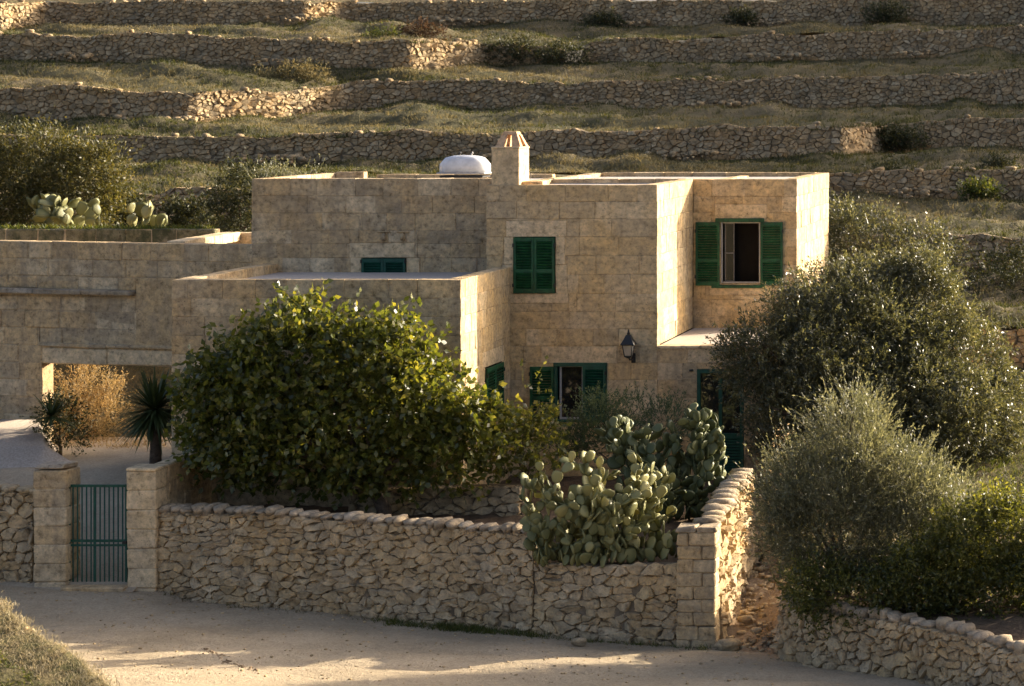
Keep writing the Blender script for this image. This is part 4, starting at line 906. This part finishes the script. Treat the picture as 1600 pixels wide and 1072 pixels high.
# shrubs on the bank in the right foreground
RL = [(1325, 690, 48, 56), (1300, 770, 92, 66), (1400, 768, 62, 52), (1238, 775, 46, 36), (1315, 850, 88, 70), (1410, 850, 72, 70), (1275, 835, 58, 50), (1350, 735, 52, 44), (1215, 800, 26, 24), (1455, 810, 52, 44), (1240, 845, 36, 34), (1430, 905, 60, 46), (1290, 905, 60, 40)]
lob = lobes_px(roughen(RL, 22, 3), 40.6, .75)
bush('grey_shrub', 'grey-green shrub with upright feathery sprigs above the curved wall', 'shrub', P(1320, 955, 40.6), lob, M_ROSE, 106, .07, n_clump=2600, twigs=4, leaves=13, tw_len=.50, ln=.068, wd=.0105, up=1.1, spread=.6, clump_r=.10, inner=.2, leafdir=1.0)
lob = lobes_px(roughen([(1530, 860, 75, 66), (1600, 850, 66, 74), (1475, 900, 72, 58), (1560, 930, 90, 56), (1420, 925, 66, 48), (1335, 935, 85, 38), (1275, 920, 38, 34), (1660, 900, 80, 90)], 20, 4), 39.6, .75)
bush('green_bush', 'fresh green spreading bush spilling over the wall at lower right', 'bush', P(1500, 985, 39.8), lob, M_BUSH, 107, .06, n_clump=3000, twigs=4, leaves=7, tw_len=.24, ln=.07, wd=.018, up=.6, spread=.8, clump_r=.10, inner=.2)
# behind the courtyard wall at left
lob = lobes_px([(60, 270, 75, 55), (125, 285, 55, 60), (20, 300, 70, 60), (150, 270, 32, 40), (90, 320, 90, 40), (-40, 290, 60, 70)], 62.5, .8)
bush('olive_bush', 'large feathery bush behind the courtyard wall at upper left', 'bush', P(70, 375, 62.5), lob, M_OLB, 108, .09, n_clump=1900, twigs=4, leaves=7, tw_len=.42, ln=.11, wd=.022, up=.6, spread=.75, clump_r=.13, inner=.2)
lob = lobes_px([(372, 305, 34, 42), (395, 330, 40, 40), (350, 330, 30, 30), (400, 290, 30, 30)], 60.3, .8)
bush('round_shrub', 'dark shrub against the left corner of the upper storey', 'shrub', P(378, 375, 60.3), lob, M_SCRUB, 109, .05, n_clump=420, twigs=4, leaves=6, tw_len=.26, ln=.09, wd=.02, up=.5, spread=.8, clump_r=.1, inner=.2)
lob = lobes_px([(430, 276, 40, 8), (480, 275, 26, 6), (405, 274, 12, 8)], 58.6, .8)
bush('flowering_shrub', 'pale budding sprigs rising behind the roof edge of the upper left storey', 'shrub', P(440, 330, 58.6), lob, M_ROSE, 110, .03, n_clump=46, twigs=3, leaves=9, tw_len=.28, ln=.06, wd=.014, up=1.6, spread=.45, clump_r=.08, inner=.1)
lob = lobes_px([(100, 350, 95, 12), (230, 354, 100, 8), (20, 352, 60, 10)], 58.3, .7)
# plants in the gateway
lob = lobes_px([(130, 615, 42, 42), (115, 650, 38, 40), (155, 650, 34, 34), (165, 610, 24, 24)], 55.2, .8)
bush('dry_bush', 'sunlit golden dry bush seen through the gateway', 'bush', P(135, 692, 55.2), lob, M_DRY, 112, .04, n_clump=420, twigs=4, leaves=7, tw_len=.34, ln=.075, wd=.012, up=.9, spread=.7, clump_r=.10, inner=.3)
lob = lobes_px([(92, 655, 26, 30), (100, 680, 28, 18), (75, 640, 16, 18)], 52.3, .8)
bush('dark_shrub', 'dark green shrub at the left jamb of the gateway', 'shrub', P(95, 698, 52.3), lob, M_SCRUB, 113, .03, n_clump=130, twigs=4, leaves=6, tw_len=.24, ln=.075, wd=.018, up=.5, spread=.8, clump_r=.08, inner=.2)
lob = lobes_px([(205, 655, 30, 40), (225, 625, 24, 30)], 57.2, .8)
# spiky plants
def spiky(name, label, base, crown, n, L, wd, seed, trunk=True, droop=.5, low=-.7, mat=M_YUCCA):
    t = thing(name, base, label, 'plant'); g = np.random.default_rng(seed); base = Vector(base); c = Vector(crown); V, T = [], []
    if trunk: tubes('trunk', [([base - Vector((0, 0, .1)), base.lerp(c, .5) + Vector((.02, 0, 0)), c], [.13, .115, .10])], M_BARK, t, base, 9)
    for k in range(n):
        zz = g.uniform(low, .98); a = g.uniform(0, 2 * math.pi); h = math.sqrt(max(0, 1 - zz * zz)); d = Vector((h * math.cos(a), h * math.sin(a), zz)); s = d.cross(Vector((0, 0, 1))).normalized() if h > .05 else Vector((1, 0, 0))
        l = L * g.uniform(.75, 1.1); b = len(V)
        for f, ww in ((0, .7), (.35, 1), (.75, .65), (1, .04)):
            p = c + d * l * f + Vector((0, 0, -droop * l * f * f * h * .5)); V += [p - s * wd * ww, p + s * wd * ww]
        for q in range(3): T += [(b + 2 * q, b + 2 * q + 1, b + 2 * q + 3), (b + 2 * q, b + 2 * q + 3, b + 2 * q + 2)]
    B = Vector(WL[t.name]); o = bpy.data.objects.new('leaf_rosette', npmesh('leaf_rosette', np.array([v - B for v in V]), np.array(T), mat)); put(o, t, B); return t
spiky('yucca', 'spiky dark yucca on a stout trunk beside the annex corner', P(243, 722, 50.2), P(242, 640, 50.2), 380, 1.02, .030, 121, True, .35, -.75)
spiky('agave_plant', 'low spiky rosette leaning from the left side of the gateway', P(75, 690, 52.0), P(80, 650, 51.7), 110, .72, .024, 122, False, .5, -.2)

# prickly pears: every pad an object sharing one of a few meshes
def pad_mesh(name, seed, mat):
    r = random.Random(seed); V, n = [], 11
    prof = [(.10, 0.0), (.30, .16), (.45, .42), (.49, .66), (.38, .90), (.17, 1.0)]
    out = [(x, z) for x, z in prof] + [(-x, z) for x, z in prof[::-1]]; out = [(x * r.uniform(.72, .92) * 1.0, z * r.uniform(.97, 1.03)) for x, z in out]; n = len(out)
    bend = r.uniform(-.12, .12)
    def pt(x, z, y): return (x, y + bend * (z * z - z) * 1.2, z)
    for sh, y in ((1, 0), (.72, .055), (.72, -.055)):
        for x, z in out: V.append(pt(x * sh, .52 + (z - .52) * sh, y))
    V += [pt(0, .55, .07), pt(0, .55, -.07)]; F = []
    for i in range(n):
        j = (i + 1) % n; F += [(i, n + i, n + j, j), (i, j, 2 * n + j, 2 * n + i), (n + i, 3 * n, n + j), (2 * n + j, 3 * n + 1, 2 * n + i)]
    return mesh(name, V, F, mat, True)
def prickly(label, base, bases, env, mat, n, seed, size=(.26, .38), group='prickly pear clumps'):
    t = thing('prickly_pear', base, label, 'cactus', group); r = random.Random(seed); ms = [pad_mesh('pad', seed * 10 + k, mat) for k in range(6)]
    def inside(p): return any(((p.x - c[0]) / q[0]) ** 2 + ((p.y - c[1]) / q[1]) ** 2 + ((p.z - c[2]) / q[2]) ** 2 < 1 for c, q in env)
    pads = []; made = 0
    def place(p, M, s):
        o = bpy.data.objects.new('pad', r.choice(ms)); put(o, t, p); o.rotation_euler = M.to_euler(); o.scale = (s * r.uniform(.9, 1.15), s, s)
    for b in bases:
        M = (Matrix.Rotation(r.uniform(-3.1, 3.1), 3, 'Z') @ Matrix.Rotation(r.gauss(0, .3), 3, 'X')); s = r.uniform(*size) * 1.1
        pads.append([b, M, s, 0, 0]); place(b, M, s); made += 1
    tries = 0
    while made < n and tries < 60000:
        tries += 1; pr = max((r.choice(pads) for _ in range(2)), key=lambda q: q[3] + r.random() * 3)
        if pr[4] >= 4 or pr[3] > 16: continue
        p, M, s, lv, _ = pr; a = r.uniform(-1.0, 1.0); loc = Vector((.46 * math.sin(a) * .85, 0, .60 + .38 * math.cos(a))) * s
        q = p + M @ loc; M2 = M @ Matrix.Rotation(a * .75 + r.gauss(0, .2), 3, 'Y') @ Matrix.Rotation(r.gauss(0, .34), 3, 'X') @ Matrix.Rotation(r.gauss(0, .9), 3, 'Z')
        s2 = r.uniform(*size) * (.9 if lv > 5 else 1); tip = q + M2 @ Vector((0, 0, s2)); upz = (M2 @ Vector((0, 0, 1))).z
        if not inside(tip) or upz < (-.6 if r.random() < .12 else .15): continue
        if any((tip - (o[0] + o[1] @ Vector((0, 0, o[2])))).length < size[0] * .36 for o in pads): continue
        pr[4] += 1; pads.append([q, M2, s2, lv + 1, 0]); place(q, M2, s2); made += 1
    return t
zb_ = GZ - .42
def base_row(p0, p1, n, Y, d, z): return [Vector((XA(p0 + (p1 - p0) * (k + RNG.random()) / n, Y), Y + RNG.uniform(-d, d), z + RNG.uniform(0, .08))) for k in range(n)]
env = lobes_px([(880, 780, 70, 72), (900, 735, 70, 48), (850, 745, 38, 40), (890, 845, 70, 50), (930, 770, 45, 70), (850, 820, 34, 50)], 41.95, .95)
prickly('pale prickly pear with upright pads at the step of the garden wall', P(890, 880, 42.0), base_row(838, 950, 34, 41.95, .5, zb_), env, M_PAD, 300, 131, (.19, .29))
env = lobes_px([(985, 780, 72, 75), (970, 730, 60, 45), (1020, 785, 48, 70), (985, 850, 72, 46), (1030, 840, 34, 46), (950, 790, 40, 60)], 42.15, .95)
prickly('pale prickly pear next to the corner pillar, spilling over the low wall', P(990, 880, 42.1), base_row(930, 1050, 34, 42.1, .5, zb_), env, M_PAD, 300, 136, (.19, .29))
env = lobes_px([(1010, 715, 70, 60), (970, 690, 50, 46), (1020, 765, 80, 50), (950, 695, 30, 40), (1035, 690, 40, 46)], 44.6, .95)
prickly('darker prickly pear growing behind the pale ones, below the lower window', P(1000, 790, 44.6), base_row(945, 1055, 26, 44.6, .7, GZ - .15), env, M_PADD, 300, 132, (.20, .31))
env = lobes_px([(1095, 710, 50, 66), (1085, 670, 40, 46), (1110, 740, 42, 50), (1070, 760, 60, 46), (1060, 720, 40, 50)], 45.0, .95)
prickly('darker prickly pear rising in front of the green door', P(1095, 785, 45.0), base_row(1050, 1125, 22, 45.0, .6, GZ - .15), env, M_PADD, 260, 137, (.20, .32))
env = lobes_px([(100, 332, 74, 34), (60, 345, 40, 20), (140, 345, 30, 18)], 60.4, .9)
prickly('small pale prickly pear poking above the courtyard wall at left', P(95, 385, 60.4), [Vector((XA(px, 60.4), 60.4, ZA(378, 60.4))) for px in (50, 70, 90, 110, 130, 150)], env, M_PAD, 60, 133, (.30, .46))
env = lobes_px([(225, 335, 22, 34), (240, 345, 24, 20)], 60.8, .9)
prickly('slender prickly pear beside the overgrown low wall at left', P(228, 380, 60.8), [Vector((XA(px, 60.8), 60.8, ZA(382, 60.8))) for px in (215, 230, 243)], env, M_PAD, 18, 134, (.32, .46))
lob = lobes_px([(935, 655, 28, 32), (985, 650, 22, 28), (1040, 665, 32, 26), (930, 690, 30, 30), (890, 700, 25, 25)], 47.5, .9)
bush('feathery_shrub', 'blue-green feathery shrub below the lower window', 'shrub', P(965, 740, 47.5), lob, M_FEATH, 135, .03, n_clump=320, twigs=4, leaves=9, tw_len=.30, ln=.07, wd=.010, up=1.1, spread=.5, clump_r=.1, inner=.2)

# scrub on the terraces
SC = [(650, 52, 45, 12, 96.5, M_RSCRUB, 'russet scrub above the sunlit end of the left terrace wall'), (800, 78, 40, 16, 97.2, M_SCRUB, 'dark scrub filling the gap between the upper terrace walls'), (880, 84, 42, 15, 97.0, M_SCRUB, 'low dark scrub left of the upper right terrace wall'),
      (945, 35, 30, 11, 103.4, M_SCRUB, 'dark bush at the foot of the topmost wall above the chimney'), (1160, 30, 28, 11, 103.4, M_SCRUB, 'dark bush under the topmost wall right of centre'), (1385, 18, 36, 16, 103.2, M_SCRUB, 'shadowy bush against the topmost wall at right'),
      (1400, 215, 42, 16, 82.4, M_SCRUB, 'dark bush where the wall behind the house sets back at right'), (1390, 272, 34, 10, 76, M_SCRUB, 'green bush on top of the short wall right of the house'), (1560, 266, 28, 9, 76, M_SCRUB, 'low bush on the short wall near the right edge'),
      (30, 215, 60, 14, 80.5, M_SCRUB, 'low bush on the wall top at the far left'), (200, 330, 26, 22, 64.5, M_SCRUB, 'dark bush in front of the overgrown wall at left'), (290, 335, 44, 20, 64.8, M_SCRUB, 'wide dark bush along the overgrown wall'), (595, 62, 34, 8, 95.5, M_GRASS, 'green tuft bush left of the russet scrub'),
      (1530, 300, 26, 8, 73.5, M_GRASS, 'small green tuft at the edge of the dry field'), (455, 118, 60, 12, 90.5, M_HAY, 'tall straw-coloured thicket above the sunlit wall bend')]
for k, (px, py, rx, ry, Y, m, lb) in enumerate(SC):
    lob = lobes_px([(px - rx * .45, py + ry * .2, rx * .5, ry * .8), (px + rx * .1, py, rx * .55, ry), (px + rx * .55, py + ry * .3, rx * .42, ry * .7)], Y, .6)
    bush('scrub_bush', lb, 'bush', P(px, py + ry, Y), lob, m, 200 + k, .03, group='scrub bushes on the terraces', n_clump=int(90 + rx * ry * .12), twigs=4, leaves=6, tw_len=.26, ln=.11, wd=.022, up=.7, spread=.8, clump_r=.12, inner=.2)

# ------------------------------------------------------------------ grass (nobody could count it)
def grass(name, label, pts, hgt, wd, mat, seed, blades=6, lean=.45, rad=.08, cat='grass'):
    g = np.random.default_rng(seed); pts = np.asarray(pts, float); n = len(pts); B = np.repeat(pts, blades, 0); m = len(B)
    B[:, :2] += g.normal(size=(m, 2)) * rad; H = np.repeat(hgt * g.uniform(.5, 1.4, n), blades) * g.uniform(.5, 1.15, m)
    d = np.stack([g.normal(size=m) * lean, g.normal(size=m) * lean, np.ones(m)], 1); d = unit(d); s = unit(np.cross(d, g.normal(size=(m, 3)))) * wd
    B[:, 2] -= .03; mid = B + d * (H * .55)[:, None]; tip = B + d * H[:, None] + np.stack([d[:, 0] * H * .35, d[:, 1] * H * .35, np.zeros(m)], 1)
    V = np.stack([B - s, B + s, mid + s * .7, mid - s * .7, tip], 1).reshape(-1, 3); i = np.arange(m)[:, None] * 5
    T = np.concatenate([i + [[0, 1, 2]], i + [[0, 2, 3]], i + [[3, 2, 4]]], 1).reshape(-1, 3)
    o = bpy.data.objects.new(name, npmesh(name, V, T, mat)); put(o, None, (0, 0, 0)); o['kind'] = 'stuff'; o['label'] = label; o['category'] = cat; return o
def sample_strip(A, B, n, f, seed, p0=-80, p1=1690):
    g = np.random.default_rng(seed); k = g.uniform(p0, p1, n); t = f(g, n); out = []
    a = [np.interp(k, PX, q) for q in A]; b = [np.interp(k, PX, q) for q in B]
    wob = .5 * .26 * np.sin(np.pi * t); X = a[0] + (b[0] - a[0]) * t; Y = a[1] + (b[1] - a[1]) * t
    Z = a[2] + (b[2] - a[2]) * t + wob * (np.sin(X * .35 + Y) + .6 * np.sin(X * 1.1 + 2 * Y)); return np.stack([X, Y, Z], 1), k, t
gp, dp = [], []; CL = np.random.default_rng(5)
ph = CL.uniform(0, 6.28, 12)
for i, (nm, A, B) in enumerate(strips[1:-2]):
    p, k, t = sample_strip(A, B, 9000, lambda g, n: g.random(n), 300 + i)
    patch = np.sin(p[:, 0] * .45 + ph[i]) + np.sin(p[:, 0] * .17 + p[:, 1] * .6 + ph[i + 4]) + .8 * np.sin(p[:, 0] * 1.3 - p[:, 1]) 
    dry = patch + (.5 - np.abs(t - .45)) * 1.6 + CL.normal(0, .5, len(t)) > .55
    thin = CL.random(len(t)) < .75
    gp.append(p[~dry & thin]); dp.append(p[dry & thin])
for i, (nm, A, B) in enumerate(strips[1:-2]):
    p, k, t = sample_strip(A, B, 1500, lambda g, n: np.where(g.random(n) < .6, g.uniform(-.03, .06, n), g.uniform(.93, 1, n)), 340 + i)
    patch = np.sin(p[:, 0] * .7 + ph[i]) + np.sin(p[:, 0] * .23 + ph[i + 3]); gp.append(p[patch > .1]); dp.append(p[patch < -.9])
grass('terrace_grass', 'low green grass covering the hillside terraces', np.concatenate(gp), .17, .012, M_TGRASS, 311, 5)
grass('dry_terrace_grass', 'dry straw grass and brown stubble on the hillside terraces', np.concatenate(dp), .17, .011, M_HAY, 312, 5)
pts = [(gwp(px).x, gwp(px).y - RNG.uniform(.08, .42), 0) for px in [RNG.triangular(585, 900, 720) for _ in range(420)]]; pts = [(x, y, road_z(x, y)) for x, y, _ in pts]
pts += [(gwp(px).x, gwp(px).y - RNG.uniform(.1, .3), road_z(gwp(px).x, gwp(px).y - .2)) for px in [RNG.uniform(900, 1110) for _ in range(60)]]
grass('wall_foot_grass', 'dark green grass strip along the foot of the garden wall', pts, .13, .007, M_GRASS, 313, 6, .5, .05)
pts = [(x, y, ramp_z(x, y)) for x, y in [(RNG.uniform(-7.2, -6.0), RNG.uniform(41.2, 45)) for _ in range(260)]]
grass('path_straw', 'dry straw litter on the footpath beside the sunlit wall', pts, .10, .006, M_DRY, 314, 6, 1.2, .08)
pts = []
for _ in range(500):
    px = RNG.uniform(70, 260); Y = RNG.uniform(53.5, 58); pts.append((XA(px, Y), Y, GZ - .03))
grass('yard_grass', 'sunlit straw and weeds on the ground behind the gateway', pts, .16, .008, M_DRY, 315, 6, .5, .08)
pts = [(RNG.uniform(XA(-150, 58.9), XA(330, 58.9)), 58.85 + RNG.uniform(0, .25), CH - 3.06) for _ in range(420)]
grass('wall_top_growth', 'green growth along the top of the mossy yard wall', pts, .16, .014, M_GRASS, 316, 6, .5, .06)

pts = [(x, y, path_z(x, y)) for x, y in [(RNG.uniform(-5.3, -.5), RNG.uniform(43, 56)) for _ in range(3000)]]
grass('slope_grass', 'green grass on the slope behind the shrubs at right', pts, .16, .008, M_GRASS, 319, 6, .5, .08)
# grassy bank in the left foreground
def bank_pt(s, t):
    """s along the crest, t towards the camera"""
    a, b = P(-130, 862, 36.6), P(330, 1180, 33.2); c = a.lerp(b, s); d = Vector((-.62, -.78, 0)) * t * 7
    return c + d + Vector((0, 0, -.05 * t * 7 + .06 * math.sin(s * 9 + 1) * .5 + .12 * math.sin(t * 8 + s * 5) * .6 + (.03 * math.sin(s * 26) * math.exp(-t * 9))))
rows = [[bank_pt(s, 0) + Vector((.75, .85, -1.6)) for s in np.linspace(0, 1, 60)], [bank_pt(s, 0) + Vector((.28, .30, -.42)) for s in np.linspace(0, 1, 60)]] + [[bank_pt(s, t) for s in np.linspace(0, 1, 60)] for t in np.linspace(0, 1, 24)]
sheet('grassy_bank', rows, M_BANK, amp=.03)
a_, b_, c_ = [], [], []
for _ in range(9000):
    s, t = RNG.random(), RNG.random() ** 1.6; p = bank_pt(s, t); q = math.sin(p.x * 2.3) + math.sin(p.y * 2.9 + p.x) + RNG.gauss(0, .6)
    (a_ if (t > .10 and q > -1.1) else b_).append(p)
for _ in range(2600):
    s = RNG.random(); p = bank_pt(s, RNG.uniform(0, .09)) + Vector((RNG.uniform(0, .2), RNG.uniform(0, .22), -RNG.uniform(0, .22))); c_.append(p)
grass('bank_grass', 'green grass and weeds on the bank in the lower left corner', a_, .09, .008, M_GRASS, 317, 7, .75, .05)
grass('bank_straw', 'pale dry grass fringing the crest of the lower left bank', b_ + c_, .085, .005, M_PALE, 318, 7, .5, .05)

# loose gravel and pebbles on the lane
def gravel(name, label, pts, r0, r1, mat, seed):
    r = random.Random(seed); V, F = [], []
    for x, y, z in pts:
        q = r0 + (r1 - r0) * r.random() ** 3; v, f = boulder(q, q * r.uniform(.6, 1), q * r.uniform(.4, .7), r); n = len(V); a = r.uniform(0, 6.28); ca, sa = math.cos(a), math.sin(a)
        V += [(x + p[0] * ca - p[1] * sa, y + p[0] * sa + p[1] * ca, z + p[2] + q * .2) for p in v]; F += [tuple(n + i for i in t) for t in f]
    o = mobj(name, V, F, mat, None, (0, 0, 0), True, 'stuff'); o['label'] = label; o['category'] = 'gravel'; return o
pts = []
for _ in range(3200):
    px = RNG.uniform(-60, 1230); Y = RNG.uniform(36.2, 43.2); x = XA(px, Y)
    wy = wall_y(x) if x > WXL else 43.3
    if Y > wy - .06 or RNG.random() > .25 + .75 * math.exp(-(wy - Y) * 1.1) + .35 * max(0, math.sin(Y * 3.1 + .3 * x)): continue
    pts.append((x, Y, road_z(x, Y)))
gravel('road_gravel', 'loose stones and gravel scattered over the lane and along the wall foot', pts, .010, .036, M_RUB, 401)
pts = [(x, y, path_z(x, y)) for x, y in [(RNG.uniform(-7.3, -6.1), RNG.uniform(40.9, 45)) for _ in range(420)]]
gravel('path_gravel', 'stones and clods littering the footpath beside the sunlit wall', pts, .02, .10, M_RUB, 402)
pts = [bank_pt(RNG.random(), RNG.uniform(0, .07)) + Vector((RNG.uniform(-.05, .22), RNG.uniform(-.05, .22), -RNG.uniform(.0, .2))) for _ in range(220)]
gravel('bank_stones', 'pale stones along the crest of the lower left bank', pts, .02, .07, M_RUB, 403)
pts = []
for l, c in SLUMP:
    for _ in range(26):
        q = c + RNG.gauss(0, 26); X, Y, Z = (float(np.interp(q, PX, a)) for a in (l.X, l.Y, l.zb)); d = abs(RNG.gauss(0, .5)); pts.append((X, Y - .15 - d, Z + .22 - d * .2))
gravel('fallen_stones', 'fallen stones below slumped stretches of the terrace walls', pts, .06, .20, M_RUBT, 404)
pts = []
for _ in range(150):
    t = RNG.random(); px = 320 + 75 * t + RNG.gauss(0, 3 + 7 * t); Y = 38.9 - 2.0 * t; x = XA(px, Y); pts.append((x, Y, road_z(x, Y)))
gravel('road_crumble', 'dark crumbled edge crossing the lane near the bottom left', pts, .010, .034, M_PATH, 405)
pts = []
for _ in range(260):
    px = RNG.uniform(245, 1110); p = gwp(px); y = p.y - RNG.uniform(.05, .22); pts.append((p.x, y, road_z(p.x, y)))
grass('wall_foot_straw', 'scattered dry stalks along the foot of the garden wall', pts, .10, .006, M_HAY, 406, 5, .7, .06)
